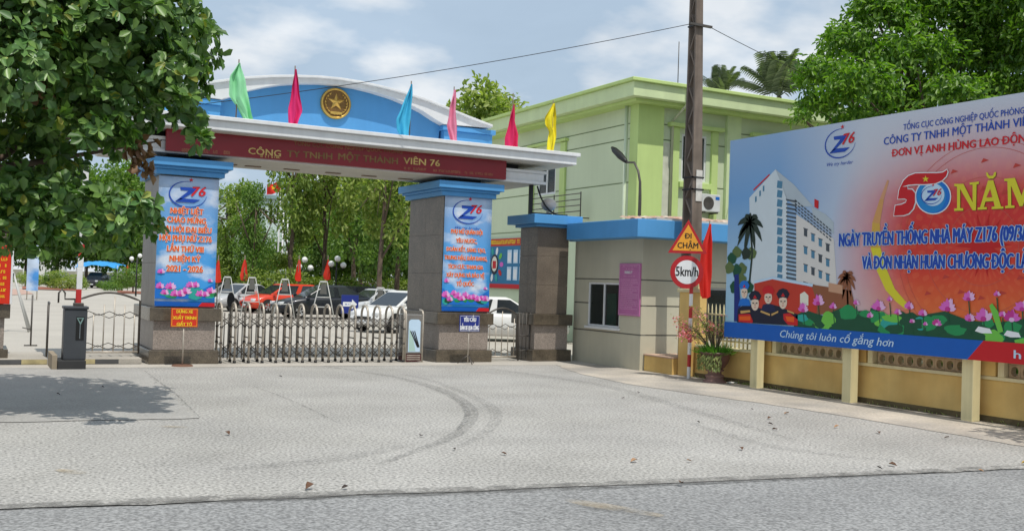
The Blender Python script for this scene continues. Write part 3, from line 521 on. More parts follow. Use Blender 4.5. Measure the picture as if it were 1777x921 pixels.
for lab, x, zt, l_, r_, col, ln in (
    ('pale green flag drooping on gate canopy beside the overhanging tree', 4.88, 6.5, [(0, -.01), (.25, -.14), (.6, -.14), (.8, .02), (1, .12)], [(0, .02), (.3, .13), (.7, .2), (1, .27)], (.28, .68, .36), .02),
    ('magenta flag on gate canopy between pale green flag and star emblem', 6.12, 6.52, [(0, -.01), (.4, -.05), (.7, -.09), (1, -.08)], [(0, .02), (.4, .08), (.75, .14), (1, .06)], (.66, .02, .15), 0.),
    ('sky blue flag on gate canopy right of the star emblem', 8.86, 6.52, [(0, -.02), (.3, -.13), (.7, -.28), (.92, -.26), (1, -.2)], [(0, .01), (.5, .02), (.8, .0), (1, -.02)], (.05, .42, .66), .0),
    ('pale pink flag on gate canopy beside end of the white arch', 9.95, 6.52, [(0, -.01), (.35, -.1), (.7, -.15), (1, -.06)], [(0, .02), (.4, .04), (.8, .09), (1, .10)], (.75, .25, .38), .0),
    ('crimson flag low on its staff between the pink and yellow flags', 11.53, 6.55, [(0, -.0), (.35, -.07), (.8, -.13), (1, -.13)], [(0, .02), (.4, .07), (.7, .12), (1, .1)], (.62, .015, .1), .0),
    ('yellow flag at right end of gate canopy', 12.66, 6.5, [(0, -.01), (.3, -.17), (.45, -.17), (.6, -.08), (1, -.12)], [(0, .02), (.3, .05), (.7, .06), (1, .02)], (.80, .68, .02), .0)):
    hanging_flag(lab, x, 22.1, 5.19, zt, zt-.08 if 'crimson' not in lab else zt-.28, 5.23, l_, r_, col, FGRP, ln)
# ------------------------------------------------------------------ walls with openings and recessed grooves
def cut_wall(b, axis, c0, c1, u0, u1, z0, z1, holes, grooves, m, gd=.012, gh=.016, mg=None, out=-1):
    """wall slab between c0 (outer) and c1 (inner) on axis; holes (u0,u1,z0,z1); grooves z list, recessed by gd"""
    us = sorted({u0, u1}|{h[0] for h in holes}|{h[1] for h in holes}); zs = sorted({z0, z1}|{h[2] for h in holes}|{h[3] for h in holes}|{g-gh for g in grooves}|{g+gh for g in grooves})
    for i in range(len(us)-1):
        for j in range(len(zs)-1):
            um, zm = (us[i]+us[i+1])/2, (zs[j]+zs[j+1])/2
            if any(h[0] < um < h[1] and h[2] < zm < h[3] for h in holes): continue
            gr = any(abs(zm-g) < gh for g in grooves); a = c0+(gd if c1 > c0 else -gd) if gr else c0
            if axis == 0: b.box(min(a, c1), max(a, c1), us[i], us[i+1], zs[j], zs[j+1], (mg or m) if gr else m)
            else: b.box(us[i], us[i+1], min(a, c1), max(a, c1), zs[j], zs[j+1], (mg or m) if gr else m)
GLASS = bpy.data.materials.new('window_glass'); GLASS.use_nodes = True; _t = GLASS.node_tree; _b = _t.nodes['Principled BSDF']; _b.inputs['Base Color'].default_value = (.02, .03, .03, 1); _b.inputs['Roughness'].default_value = .05; _b.inputs['Alpha'].default_value = .45; _b.inputs['Specular IOR Level'].default_value = .7
def window(par, axis, c, u0, u1, z0, z1, n, fm, depth=.06, fw=.05, bars=0, name='window'):
    b = MB(); d0, d1 = (c, c+depth)
    def bx(a0, a1, b0, b1, e0, e1, m): b.box(e0, e1, a0, a1, b0, b1, m) if axis == 0 else b.box(a0, a1, e0, e1, b0, b1, m)
    bx(u0, u1, z0, z0+fw, d0, d1, fm); bx(u0, u1, z1-fw, z1, d0, d1, fm); bx(u0, u0+fw, z0+fw, z1-fw, d0, d1, fm); bx(u1-fw, u1, z0+fw, z1-fw, d0, d1, fm)
    for k in range(1, n): um = u0+(u1-u0)*k/n; bx(um-fw/2, um+fw/2, z0+fw, z1-fw, d0-.005, d1-.01, fm)
    w = b.build(name, par, bevel=.004)
    for k in range(n):
        b = MB(); ua, ub = u0+(u1-u0)*k/n+fw*.5, u0+(u1-u0)*(k+1)/n-fw*.5; bx(ua, ub, z0+fw, z1-fw, d0+depth*.4, d0+depth*.4+.008, GLASS); b.build('pane', w)
    for k in range(bars):
        b = MB(); z = z0+(z1-z0)*(k+1)/(bars+1); bx(u0+fw, u1-fw, z-.01, z+.01, d1+.02, d1+.04, mat('grille_bar', (.1, .25, .2), .6)); b.build('bar', w)
    return w
# ------------------------------------------------------------------ guard house
GW = mat('grey_beige_wall', (.52, .49, .375), .85, var=.10, scale=.7, streak=.03, bump=.15, bscale=90); GWG = mat('wall_groove', (.16, .155, .13), .9)
gh = thing('guard_house', 'single storey grey beige guard house with blue fascia', 'guard house', (15.4, 20.8, 0)); gr = [.82, 1.5, 2.10]
b = MB(); cut_wall(b, 0, 13.75, 13.9, 19.6, 22.6, 0, 3.1, [(20.5, 21.93, .93, 2.02)], gr, GW, mg=GWG); b.build('side_wall', gh)
b = MB(); cut_wall(b, 1, 19.6, 19.75, 13.9, 17.9, 0, 3.1, [(15.62, 17.0, .7, 1.97)], gr, GW, mg=GWG); b.build('front_wall', gh)
b = MB(); b.box(17.75, 17.9, 19.751, 22.6, 0, 3.1, GW); b.box(13.901, 17.749, 22.45, 22.6, 0, 3.1, GW); b.build('rear_wall', gh)
b = MB(); b.box(13.9, 17.75, 19.75, 22.45, 2.9, 3.095, CREAM); b.box(13.9, 17.75, 19.75, 22.45, .0, .03, CONC); b.build('interior', gh)
b = MB(); b.prism([(13.17, 19.0), (18.2, 19.0), (18.2, 22.85), (13.69, 22.85), (13.69, 22.1), (13.17, 22.1)], 2, 3.055, 3.465, BLUE); b.build('fascia', gh, bevel=.012)
window(gh, 0, 13.77, 20.5, 21.93, .93, 2.02, 2, WHITE); b = MB(); b.box(13.70, 13.749, 20.44, 21.99, .87, .93, WHITE); b.build('sill', gh, bevel=.006)
window(gh, 1, 19.62, 15.62, 17.0, .7, 1.97, 2, mat('grey_frame', (.35, .35, .34), .5)); box('curtain', gh, 14.3, 14.34, 21.5, 21.9, .9, 1.75, mat('green_curtain', (.12, .5, .33), .8)); box('cabinet', gh, 14.6, 15.0, 21.2, 22.4, .03, 1.6, mat('cabinet_grey', (.25, .25, .24), .6))
TILE = mat('pale_terracotta', (.46, .27, .19), .8, var=.3, scale=5, col2=(.5, .42, .34)); rf = MB(); rf.box(13.75, 18.1, 19.1, 22.8, 3.466, 3.52, CREAM); rfo = rf.build('roof', gh)
tl = None
for i in range(16):
    for j in range(5):
        if tl is None:
            b = MB(); b.add([(14.4, 19.30, 3.525), (14.61, 19.30, 3.525), (14.61, 19.8, 3.60), (14.4, 19.8, 3.60), (14.505, 19.30, 3.565), (14.505, 19.8, 3.64)], [(0, 4, 5, 3), (4, 1, 2, 5), (0, 1, 4), (3, 5, 2)], TILE); tl = b.build('roof_tile', rfo); continue
        o = tl.copy(); COL.objects.link(o); o.location = (i*.215+.02*((i*5+j) % 3), j*.46, j*.022+.008*((i*7+j*3) % 3))
# low planter wall and pink notice
nb = thing('notice', 'pink printed notice on guard house wall beside the sliding window', 'notice', (13.74, 20.06, 1.26)); b = MB(); b.box(13.715, 13.748, 19.63, 20.5, 1.25, 2.48, mat('pink_board', (.50, .16, .36), .5, var=.1, scale=4)); bo = b.build('board', nb, bevel=.003)
P = Print(Plane('X', 13.713)); iNP = ink('pale_pink_print', rgb(225, 170, 205)); 
for i, (hw, z, h) in enumerate(((.3, 2.40, .022), (.15, 2.34, .025), (.2, 2.24, .06), (.24, 2.17, .02))): marks(P, (-20.065-hw, z), (-20.065+hw, z), h, iWHITE if i == 2 else iNP, px=False, seed=40+i)
for k in range(17): marks(P, (-20.065-.36, 2.09-k*.043), (-20.065+.36-.2*(k % 4 == 3), 2.09-k*.043), .02, iNP, px=False, seed=50+k, fill=.9)
P.strip([(-20.47, 1.28), (-19.66, 1.28), (-19.66, 2.45), (-20.47, 2.45), (-20.47, 1.275)], .012, iNP, 1); P.build('printed_lettering', bo, 'stuff')
# ------------------------------------------------------------------ green building
GB = mat('pale_green_wall', (.62, .70, .49), .85, var=.08, scale=.4, streak=.018, bump=.1); GBG = mat('green_groove', (.22, .28, .16), .9); GT = mat('lime_trim', (.54, .69, .26), .8, var=.08, scale=.8, streak=.03); GE = mat('pale_lime_fascia', (.62, .73, .42), .8, var=.07, streak=.03)
bl = thing('office_building', 'two storey pale green building with lime trim and wide flat eaves', 'building', (25, 35, 0)); XG, YG = 18.5, 26.8; XE, YE = 33., 41.
b = MB(); cut_wall(b, 0, XG, XG+.25, YG, YE, 0, 7.8, [(31.95, 33.25, 5.2, 6.25), (37, 38.3, 5.2, 6.25)], [7.17, 6.68, 5.28, 3.9], GB, mg=GBG, gd=.02, gh=.02); b.build('side_wall', bl)
b = MB(); cut_wall(b, 1, YG, YG+.25, XG+.25, XE, 0, 7.8, [(20.2, 21.2, 5.45, 6.95), (23.6, 24.8, 5.45, 6.95)], [7.17, 6.68, 5.28, 3.9], GB, mg=GBG, gd=.02, gh=.02); b.build('front_wall', bl)
b = MB(); b.box(XE-.25, XE, YG+.251, YE, 0, 7.8, GB); b.box(XG+.251, XE-.251, YE-.25, YE, 0, 7.8, GB); b.box(XG+.25, XE-.25, YG+.25, YE-.25, 7.5, 7.79, CREAM); b.box(XG+.25, XE-.25, YG+.25, YE-.25, 3.7, 3.9, CREAM); b.build('rear_wall', bl)
e = .75; b = MB(); b.box(XG-e, XE+e, YG-e, YE+e, 7.8, 8.25, GE); b.box(XG-e-.1, XE+e+.1, YG-e-.1, YE+e+.1, 8.252, 8.36, GT); b.box(XG-e+.25, XE+e-.25, YG-e+.25, YE+e-.25, 7.70, 7.798, GT); b.build('eaves', bl, bevel=.015)
b = MB(); rz = 9.15; b.add([(XG-.3, YG-.3, 8.37), (XE+.3, YG-.3, 8.37), (XE+.3, YE+.3, 8.37), (XG-.3, YE+.3, 8.37), (25.7, 33.6, 10.1), (25.7, 35, 10.1)], [(0, 1, 4), (1, 2, 5, 4), (2, 3, 5), (3, 0, 4, 5)], mat('pale_metal_roof', (.55, .56, .48), .5, var=.08)); ro = b.build('roof', bl)
b = MB(); b.tube([(25.7, 33.5, 10.12), (25.7, 35.1, 10.12)], .16, mat('red_ridge_tile', (.35, .07, .05), .7, var=.2), 6); b.build('ridge', ro)
tube('aerial', ro, [(25.7, 34.5, 10.2), (25.7, 34.5, 12.2)], .02, STEELD, 5)
for (xa, xb) in ((XG-.02, 19.37), (21.95, 22.53), (26, 26.6)): box('pilaster', bl, xa, xb, YG-.14, YG-.001, 0, 7.7, GT if xa < 20 else GE, .01)
box('pilaster', bl, XG-.12, XG-.002, YG-.14, YG+.32, 0, 7.7, GT, .01); box('side_pilaster', bl, XG-.08, XG-.002, 31.2, 31.55, 0, 7.0, GT, .01); box('side_pilaster', bl, XG-.081, XG-.002, 33.5, 33.8, 0, 7.0, GT, .01)
for (xa, xb) in ((20.2, 21.2), (23.6, 24.8)):
    for q in ((xa-.42, xa-.16, 3.9, 7.12), (xb+.16, xb+.42, 3.9, 7.12)): box('window_trim', bl, q[0], q[1], YG-.1, YG-.001, q[2], q[3], GT, .01)
    box('window_head', bl, xa-.6, xb+.6, YG-.2, YG-.001, 7.125, 7.25, GT, .01); box('window_sill', bl, xa-.15, xb+.15, YG-.16, YG-.001, 5.2, 5.38, GT, .01)
    window(bl, 1, YG+.02, xa, xb, 5.45, 6.95, 2, WHITE, .08, .07, 9)
for (y_a, y_b) in ((31.95, 33.25), (37, 38.3)): window(bl, 0, XG+.02, y_a, y_b, 5.2, 6.25, 2, WHITE, .08, .08, 5)
box('window_head', bl, XG-.15, XG-.002, 31.1, 33.9, 7.02, 7.12, GT, .01)
tube('drainpipe', bl, [(XG-.17, YG+.46, 0), (XG-.17, YG+.46, 7.7)], .06, mat('pale_pipe', (.6, .68, .5), .5), 8); tube('drainpipe', bl, [(19.75, YG-.08, 3.9), (19.75, YG-.08, 7.3), (19.75, YG-.85, 7.75), (19.75, YG-.9, 8.3)], .045, mat('stained_pipe', (.5, .52, .36), .6), 8)
box('wall_patch', bl, 19.42, 19.72, YG-.012, YG-.001, 3.9, 6.6, mat('chalky_patch', (.62, .63, .52), .9, var=.2, scale=3), 0)
rl = MB()
for k in range(5): rl.tube([(XG-.35, 29.6, 4.25+k*.2), (XG-.35, 33.2, 4.25+k*.2)], .018, STEELD, 5)
for y in (29.6, 31.4, 33.2): rl.tube([(XG-.35, y, 4.2), (XG-.35, y, 5.1)], .022, STEELD, 5); rl.tube([(XG-.35, y, 4.22), (XG, y, 4.22)], .02, STEELD, 5)
rl.build('window_railing', bl)
ac = thing('air_conditioner', 'white air conditioner outdoor unit below window of green building', 'air conditioner', (21.15, 26.6, 4.45)); AW = mat('ac_white', (.68, .69, .68), .4); box('case', ac, 20.75, 21.5, YG-.42, YG-.12, 4.45, 5.02, AW, .02); b = MB(); disc(b, [(.21, 0), (.21, .012), (.19, .012), (.001, .004)], (21.02, YG-.42, 4.73), STEELD, 24); b.build('fan_grille', ac)
box('badge', ac, 21.3, 21.46, YG-.425, YG-.421, 4.85, 4.95, iMID, 0); [box('bracket', ac, x, x+.04, YG-.45, YG-.001, 4.40, 4.448, STEELD, 0) for x in (20.85, 21.36)]
# notice board on the green wall
nbd = thing('notice_board', 'blue notice board with red header on green wall behind right pillar', 'notice board', (18.4, 35.6, 1.73)); b = MB(); b.box(18.38, 18.49, 33.0, 38.4, 1.73, 3.67, mat('board_blue', (.01, .16, .33), .5)); bo = b.build('panel', nbd, bevel=.01)
P = Print(Plane('X', 18.377)); P.poly([(-38.4, 3.38), (-33, 3.38), (-33, 3.67), (-38.4, 3.67)], ink('brick_red', rgb(190, 50, 25)), 1, px=False); P.poly([(-38.4, 1.73), (-33, 1.73), (-33, 1.9), (-38.4, 1.9)], iCRIM, 1, px=False); marks(P, (-38.2, 3.46), (-33.2, 3.46), .15, iYL, 2, px=False, seed=9, fill=.9)
for k in range(10): t = 2*math.pi*k/10; P.ell((-36.35+.62*math.cos(t), 2.66+.55*math.sin(t)), .16, .1, (iPINK, iGRNL, iWHITE, iTEAL, iCRIM)[k % 5], 2, 10, rot=t)
P.ell((-36.35, 2.66), .34, .4, iNAVY, 1.5); P.ell((-36.35, 2.68), .24, .3, iCREAM, 2); P.poly([(-36.5, 2.5), (-36.2, 2.5), (-36.2, 2.8), (-36.5, 2.8)], iCRIM, 3, px=False)
for i in range(4):
    for j in range(2): u = -35.25+i*.5; v = 2.05+j*.65; P.poly([(u, v), (u+.36, v), (u+.36, v+.52), (u, v+.52)], iLT, 2, px=False); P.poly([(u+.04, v+.05), (u+.3, v+.05), (u+.3, v+.42), (u+.04, v+.42)], iWHITE, 2.5, px=False)
P.build('printed_posters', bo, 'stuff')
# ------------------------------------------------------------------ street lamp behind the guard house
sp = thing('street_lamp', 'black curved neck lamp rising behind guard house roof', 'lamp', (17.72, 25.5, 0)); lx, ly = 17.72, 25.5
hd = PX(1062, 256, lx); hn = PX(1088, 282, lx)
tube('pole', sp, [(lx, ly, 0), (lx, ly, 4.6), (lx, ly+.02, 5.1), (lx, ly+.14, 5.45), (lx, ly+.36, 5.72), (lx, hn[1], hn[2])], [.06, .05, .04, .036, .034, .034], STEELD)
b = MB(); A, B = Vector((lx, hn[1], hn[2])), Vector((lx, hd[1], hd[2])); dd = (B-A); sd = Vector((1, 0, 0)); nn = dd.normalized().cross(sd); rr = [(0, .05), (.15, .10), (.45, .15), (.8, .13), (1, .05)]; vs = []
for t, w in rr:
    c = A+dd*t
    for k in range(10): a = 2*math.pi*k/10; vs.append(c+sd*w*.8*math.cos(a)+nn*w*.75*math.sin(a))
b.add(vs, [(i*10+k, i*10+(k+1) % 10, (i+1)*10+(k+1) % 10, (i+1)*10+k) for i in range(4) for k in range(10)]+[tuple(range(10)), tuple(40+k for k in range(10))], BLACK); hd_ = b.build('lamp_head', sp, smooth=True)
# ------------------------------------------------------------------ utility pole
UP = mat('weathered_concrete', (.17, .135, .11), .9, var=.25, scale=3, streak=.3, bump=.3, bscale=30)
ux, uy = 14.42, 18.62; H = 9.6
up = thing('utility_pole', 'tall weathered concrete utility pole with openings down its side', 'utility pole', (ux, uy, 0))
def tw(z): return .172-.0095*z, .215-.010*z       # half sizes in X and Y
lean = lambda z: -.012*z
b = MB(); Z = 0; vs = []
for s in (-1, 1):                 # two flanges running up the pole (front and back)
    q = []
    for z in (0, H):
        hx, hy = tw(z); o = lean(z); y0 = uy+s*hy; y1 = uy+s*(hy-.05)
        q += [(ux+o-hx, y0, z), (ux+o+hx, y0, z), (ux+o+hx, y1, z), (ux+o-hx, y1, z)]
    b.add(q, [(0, 1, 2, 3), (4, 5, 6, 7), (0, 1, 5, 4), (1, 2, 6, 5), (2, 3, 7, 6), (3, 0, 4, 7)], UP)
b.build('flange', up)
b = MB(); z = .2; k = 0
while z < H-.4:                   # diagonal web between the flanges
    hx, hy = tw(z); hx *= .8; st_ = .42; o = lean(z); y0, y1 = (uy-hy+.045, uy+hy-.045) if k % 2 == 0 else (uy+hy-.045, uy-hy+.045); t = .04
    b.add([(ux+o-hx, y0, z-t), (ux+o+hx, y0, z-t), (ux+o+hx, y1, z+st_-t), (ux+o-hx, y1, z+st_-t), (ux+o-hx, y0, z+t), (ux+o+hx, y0, z+t), (ux+o+hx, y1, z+st_+t), (ux+o-hx, y1, z+st_+t)], [(3, 2, 1, 0), (4, 5, 6, 7), (0, 1, 5, 4), (1, 2, 6, 5), (2, 3, 7, 6), (3, 0, 4, 7)], UP); z += st_; k += 1
b.build('web', up)
b = MB(); b.box(ux-.10, ux+.07, uy-.192, uy-.182, 3.9, 4.6, mat('torn_paper', (.6, .58, .54), .8, var=.2, scale=9)); b.build('paper_notice', up)
for z in (7.85, 4.42, 4.15): hx, hy = tw(z); o = lean(z); b = MB(); e_ = .03; b.box(ux+o-hx-e_, ux+o+hx+e_, uy-hy-e_, uy-hy-.002, z, z+.03, BLACK); b.box(ux+o-hx-e_, ux+o-hx-.002, uy-hy-e_, uy+hy, z, z+.03, BLACK); b.build('steel_band', up)
b = MB(); b.box(ux+lean(7.8)-.32, ux+lean(7.8)+.3, uy-.22, uy-.16, 7.83, 7.88, STEELD); b.build('cross_arm', up)
def wire(label, p, q, sag, r=.013, n=30):
    p, q = Vector(p), Vector(q); tag(tube('overhead_wire', None, [p.lerp(q, i/n)-Vector((0, 0, sag*4*(i/n)*(1-i/n))) for i in range(n+1)], r, BLACK, 5), label, 'wire')
wire('thin black wire running from utility pole down to blue gate pediment', (ux-.4, uy-.19, 7.84), (4.35, 23.1, 5.62), .12, .008)
wire('thin black wire running from utility pole towards tree behind billboard', (ux+.2, uy-.19, 7.84), (24, 22.0, 7.6), .1, .008)
wire('thin grey wire sloping from green building to guard house roof', (22.3, 26.6, 5.6), (17.6, 19.6, 3.6), .25, .01)
# ------------------------------------------------------------------ yellow boundary wall
YW = mat('yellow_wall', (.70, .49, .18), .85, var=.14, scale=1.6, streak=.04, bump=.2, bscale=40, col2=(.60, .39, .13)); YC = mat('cream_paint', (.68, .60, .36), .75, var=.1, streak=.08); VB = mat('ventilation_block', (.48, .36, .22), .9, var=.2, scale=5)
wl = thing('boundary_wall', 'yellow boundary wall with perforated blocks behind the billboard posts', 'wall', (14.2, 10, 0)); WX = 14.12
b = MB(); b.box(WX, WX+.22, 2.0, 18.3, 0, .66, YW); b.build('lower_wall', wl, bevel=.01)
b = MB(); b.box(WX-.05, WX+.27, 2.0, 18.0, .662, .72, YC); b.build('ledge', wl, bevel=.01)
b = MB(); b.box(WX-.006, WX-.0005, 2.0, 18.28, 0, .10, mat('mossy_stain', (.13, .10, .05), .95, var=.4, scale=5)); b.build('damp_course', wl)
cols = [PX(1326, 605, WX-.04)[1], PX(1488, 625, WX-.04)[1], PX(1708, 650, WX-.04)[1]]; cols += [cols[2]-2.55, cols[2]-5.1]
for i, y in enumerate(cols): box('wall_column', wl, WX-.045, WX+.3, y-.2, y+.2, .721, 1.75, YW, .012); box('column_trim', wl, WX-.06, WX+.1, y-.36, y-.25, .721, 1.6, YC, .008); box('column_trim', wl, WX-.06, WX+.1, y+.25, y+.36, .721, 1.6, YC, .008)
blk = None
def make_block():
    b = MB(); w, h, d = .196, .196, .12; n = 12; o = [];  i_ = []
    for k in range(n):
        t = 2*math.pi*(k+.5)/n; c, s = math.cos(t), math.sin(t); m_ = max(abs(c), abs(s)); o.append((c/m_*w/2, s/m_*h/2)); i_.append((c*.066, s*.078))
    vs = [(x, y, z) for x in (0, d) for r_ in (o, i_) for (y, z) in r_]; fs = []
    for k in range(n):
        j = (k+1) % n; fs += [(k, j, n+j, n+k), (2*n+k, 3*n+k, 3*n+j, 2*n+j), (n+k, n+j, 3*n+j, 3*n+k), (k, 2*n+k, 2*n+j, j)]
    b.add(vs, fs, VB); return b.build('ventilation_block', wl)
blk = make_block(); first = True
for i in range(len(cols)-1):
    ya_, yb_ = cols[i+1]+.37, cols[i]-.37; n_ = int((yb_-ya_)/.2); off = (yb_-ya_-n_*.2)/2
    for k in range(n_):
        for j in range(4):
            o = blk if first else blk.copy(); 
            if not first: COL.objects.link(o)
            first = False; o.location = (WX+.03, ya_+off+.1+k*.2, .722+.1+j*.2)
b = MB(); b.box(WX-.06, WX+.32, 2.0, cols[0]+.2, 1.76, 1.86, YC); b.build('coping', wl, bevel=.01)
# spear fence between pole and first column
for k in range(13):
    y = cols[0]+.4+k*.13; tube('fence_bar', wl, [(WX+.1, y, .72), (WX+.1, y, 1.5), (WX+.1, y, 1.62)], [.018, .018, .003], YC, 6)
for z in (.85, 1.4): tube('fence_rail', wl, [(WX+.1, cols[0]+.2, z), (WX+.1, cols[0]+2.1, z)], .02, YC, 6)
b = MB(); b.box(WX-.13, WX+.28, 18.02, 18.48, 0, 1.85, YW); b.box(WX-.17, WX+.32, 17.98, 18.52, 1.85, 1.93, YC); b.box(WX-.07, WX+.22, 18.08, 18.42, 1.931, 2.05, YC); b.build('end_pillar', wl, bevel=.012)
b = MB(); b.box(13.86, 14.75, 18.5, 19.58, 0, .36, YW); b.box(13.84, 14.77, 18.5, 19.59, .361, .40, mat('pinkish_tile', (.55, .38, .28), .7, var=.15)); b.build('low_platform', wl, bevel=.01)
# ------------------------------------------------------------------ billboard
BX = 13.70; bb = thing('billboard', 'large billboard with red anniversary design on cream posts', 'billboard', (13.78, 12.9, 0)); ZB0, ZB1 = .97, 4.99; Y0b, Y1b = 8.7, 16.55
BPl = Plane('X', BX, .003)
m = bpy.data.materials.new('billboard_print'); m.use_nodes = True; t = m.node_tree; pb = t.nodes['Principled BSDF']; pb.inputs['Roughness'].default_value = .45; n = t.nodes.new; l = t.links.new
g_ = n('ShaderNodeNewGeometry'); sp_ = n('ShaderNodeSeparateXYZ'); l(g_.outputs['Position'], sp_.inputs[0])
def mth(op, a, b_=None, c_=None):
    x = n('ShaderNodeMath'); x.operation = op
    for i, v in enumerate((a, b_, c_)):
        if v is None: continue
        if isinstance(v, (int, float)): x.inputs[i].default_value = v
        else: l(v, x.inputs[i])
    return x.outputs[0]
def ramp(f, els):
    r = n('ShaderNodeValToRGB'); e = r.color_ramp.elements; e[0].position, e[0].color = els[0][0], els[0][1]+(1,); e[1].position, e[1].color = els[-1][0], els[-1][1]+(1,)
    for p_, c_ in els[1:-1]: q = e.new(p_); q.color = c_+(1,)
    l(f, r.inputs[0]); return r
def mixc(f, a, b_):
    x = n('ShaderNodeMix'); x.data_type = 'RGBA'; l(f, x.inputs[0]) if not isinstance(f, float) else setattr(x.inputs[0], 'default_value', f)
    for k_, v in ((6, a), (7, b_)):
        if isinstance(v, tuple): x.inputs[k_].default_value = v+(1,)
        else: l(v, x.inputs[k_])
    return x.outputs[2]
Cc = BPl.uv(1705, 420); yy_, zz_ = sp_.outputs[1], sp_.outputs[2]
hz = mth('DIVIDE', mth('SUBTRACT', zz_, ZB0), ZB1-ZB0)
bgc = ramp(hz, [(0., rgb(150, 195, 215)), (.35, rgb(160, 196, 222)), (.7, rgb(112, 162, 212)), (1., rgb(140, 172, 208))]).outputs[0]
lr = mth('DIVIDE', mth('SUBTRACT', 16.55, yy_), 6.6); bgc = mixc(mth('MULTIPLY', ramp(lr, [(.22, (0, 0, 0)), (.55, (1, 1, 1))]).outputs[0], 1.), bgc, rgb(198, 203, 214))
du = mth('SUBTRACT', mth('MULTIPLY', yy_, -1), Cc[0]); dvv = mth('SUBTRACT', zz_, Cc[1]-.1); rad = mth('SQRT', mth('ADD', mth('MULTIPLY', du, du), mth('MULTIPLY', dvv, dvv)))
redc = ramp(hz, [(0., rgb(226, 120, 40)), (.18, rgb(222, 104, 44)), (.34, rgb(212, 56, 34)), (.6, rgb(204, 36, 36)), (.9, rgb(216, 130, 122))]).outputs[0]
ang = n('ShaderNodeMath'); ang.operation = 'ARCTAN2'; l(dvv, ang.inputs[0]); l(du, ang.inputs[1])
ring = mth('ADD', mth('MULTIPLY', mth('SINE', mth('MULTIPLY', rad, 22.)), .5), .5); pat = mth('MULTIPLY', mth('GREATER_THAN', mth('MULTIPLY', mth('SINE', mth('MULTIPLY', ang.outputs[0], 34.)), mth('SINE', mth('MULTIPLY', rad, 18.))), .35), .10)
redc = mixc(pat, redc, rgb(235, 150, 90)); redc = mixc(mth('MULTIPLY', ring, .04), redc, rgb(150, 40, 20))
fall = mth('SUBTRACT', 1., mth('DIVIDE', mth('SUBTRACT', rad, 1.1), 2.1)); fall = n('ShaderNodeClamp').outputs[0] if False else mth('MINIMUM', mth('MAXIMUM', fall, 0.), 1.)
vert = mth('MINIMUM', mth('MAXIMUM', mth('DIVIDE', mth('SUBTRACT', 1.0, hz), .34), 0.), 1.); fac = mth('MULTIPLY', mth('SMOOTH_MIN', mth('MULTIPLY', fall, 1.25), 1., .2), vert); l(mixc(fac, bgc, redc), pb.inputs['Base Color'])
b = MB(); b.box(BX+.001, BX+.045, Y0b, Y1b, ZB0, ZB1, m); pan = b.build('panel', bb)
b = MB(); e_ = .05; b.box(BX+.0455, BX+.10, Y0b, Y1b, ZB0, ZB0+e_, STEELD); b.box(BX+.0455, BX+.10, Y0b, Y1b, ZB1-e_, ZB1, STEELD); b.box(BX+.0455, BX+.10, Y0b, Y1b, 2.9, 2.95, STEELD); b.build('frame', bb)
YP = mat('cream_post', (.66, .58, .33), .7, var=.1, streak=.12)
for y in (15.8, 13.36, 10.87): 
    b = MB(); b.box(13.81, 13.99, y-.13, y+.08, 0, 4.9, YP); b.build('post', bb, bevel=.012)
def BP(): return Print(BPl)
P = BP(); P.poly([(-Y1b, ZB0+.002), (BPl.uv(1680, 622)[0], ZB0+.002), (BPl.uv(1708, 591)[0], 1.28), (-Y1b, 1.28)], iBAND, 6, px=False); P.poly([(BPl.uv(1680, 622)[0], ZB0+.002), (-Y0b, ZB0+.002), (-Y0b, 1.28), (BPl.uv(1708, 591)[0], 1.28)], iCRIM, 6, px=False)
tline(BPl, pan, 'Chúng tôi luôn cố gắng hơn', (1355, 584.5), (1552, 601.5), 12.5, iLT, 7, .008, .25); tline(BPl, pan, 'h', (1761, 621), (1773, 622.5), 14, iLT, 7, .02); P.build('printed_slogan_band', pan)
# arc of yellow and the ring lines
P = BP(); oa = [(1540, 312), (1527, 345), (1514, 386), (1511, 430), (1522, 470), (1537, 503), (1555, 523), (1572, 537)]; ia = [(1543, 314), (1534, 346), (1527, 388), (1528, 430), (1540, 470), (1553, 501), (1572, 523), (1584, 531)]
for i in range(len(oa)-1): P.poly([oa[i], oa[i+1], ia[i+1], ia[i]], iYEL if i > 2 else ink('gold_fade%d' % i, rgb(*((206, 150, 110), (205, 150, 90), (206, 165, 70))[i])), 1)
iRL = ink('ring_line', rgb(190, 62, 52))
for r_ in (1.62, 1.5, 1.05, .62):
    q = [(Cc[0]+r_*math.cos(2*math.pi*i/64), Cc[1]-.05+r_*math.sin(2*math.pi*i/64)) for i in range(65)]; P.strip(q, .007, ink('faint_ring', rgb(196, 92, 82)), 1)
c0 = (Cc[0], Cc[1]-.05); P.poly([(c0[0]+(.5 if i % 2 == 0 else .2)*math.cos(2*math.pi*i/28), c0[1]+(.5 if i % 2 == 0 else .2)*math.sin(2*math.pi*i/28)) for i in range(28)], ink('sun_red', rgb(190, 24, 26)), 1.5, px=False)
for i in range(14): t = 2*math.pi*(i+.5)/14; [P.poly([(c0[0]+rr_*math.cos(t)-.06, c0[1]+rr_*math.sin(t)), (c0[0]+rr_*math.cos(t)+.08, c0[1]+rr_*math.sin(t)+.03), (c0[0]+rr_*math.cos(t)-.02, c0[1]+rr_*math.sin(t)+.07)], iRL, 1.5, px=False) for rr_ in (.84, 1.27)]
P.build('printed_drum_pattern', pan, 'stuff')
tline(BPl, pan, 'TỔNG CỤC CÔNG NGHIỆP QUỐC PHÒNG', (1568, 226), (1778, 197), 10, iBLUE, 2, .008); tline(BPl, pan, 'CÔNG TY TNHH MỘT THÀNH VIÊN', (1534, 252), (1796, 216), 13, iBLUE, 2, .012); tline(BPl, pan, 'ĐƠN VỊ ANH HÙNG LAO ĐỘNG', (1549, 272), (1794, 245), 12.5, iRED, 2, .022)
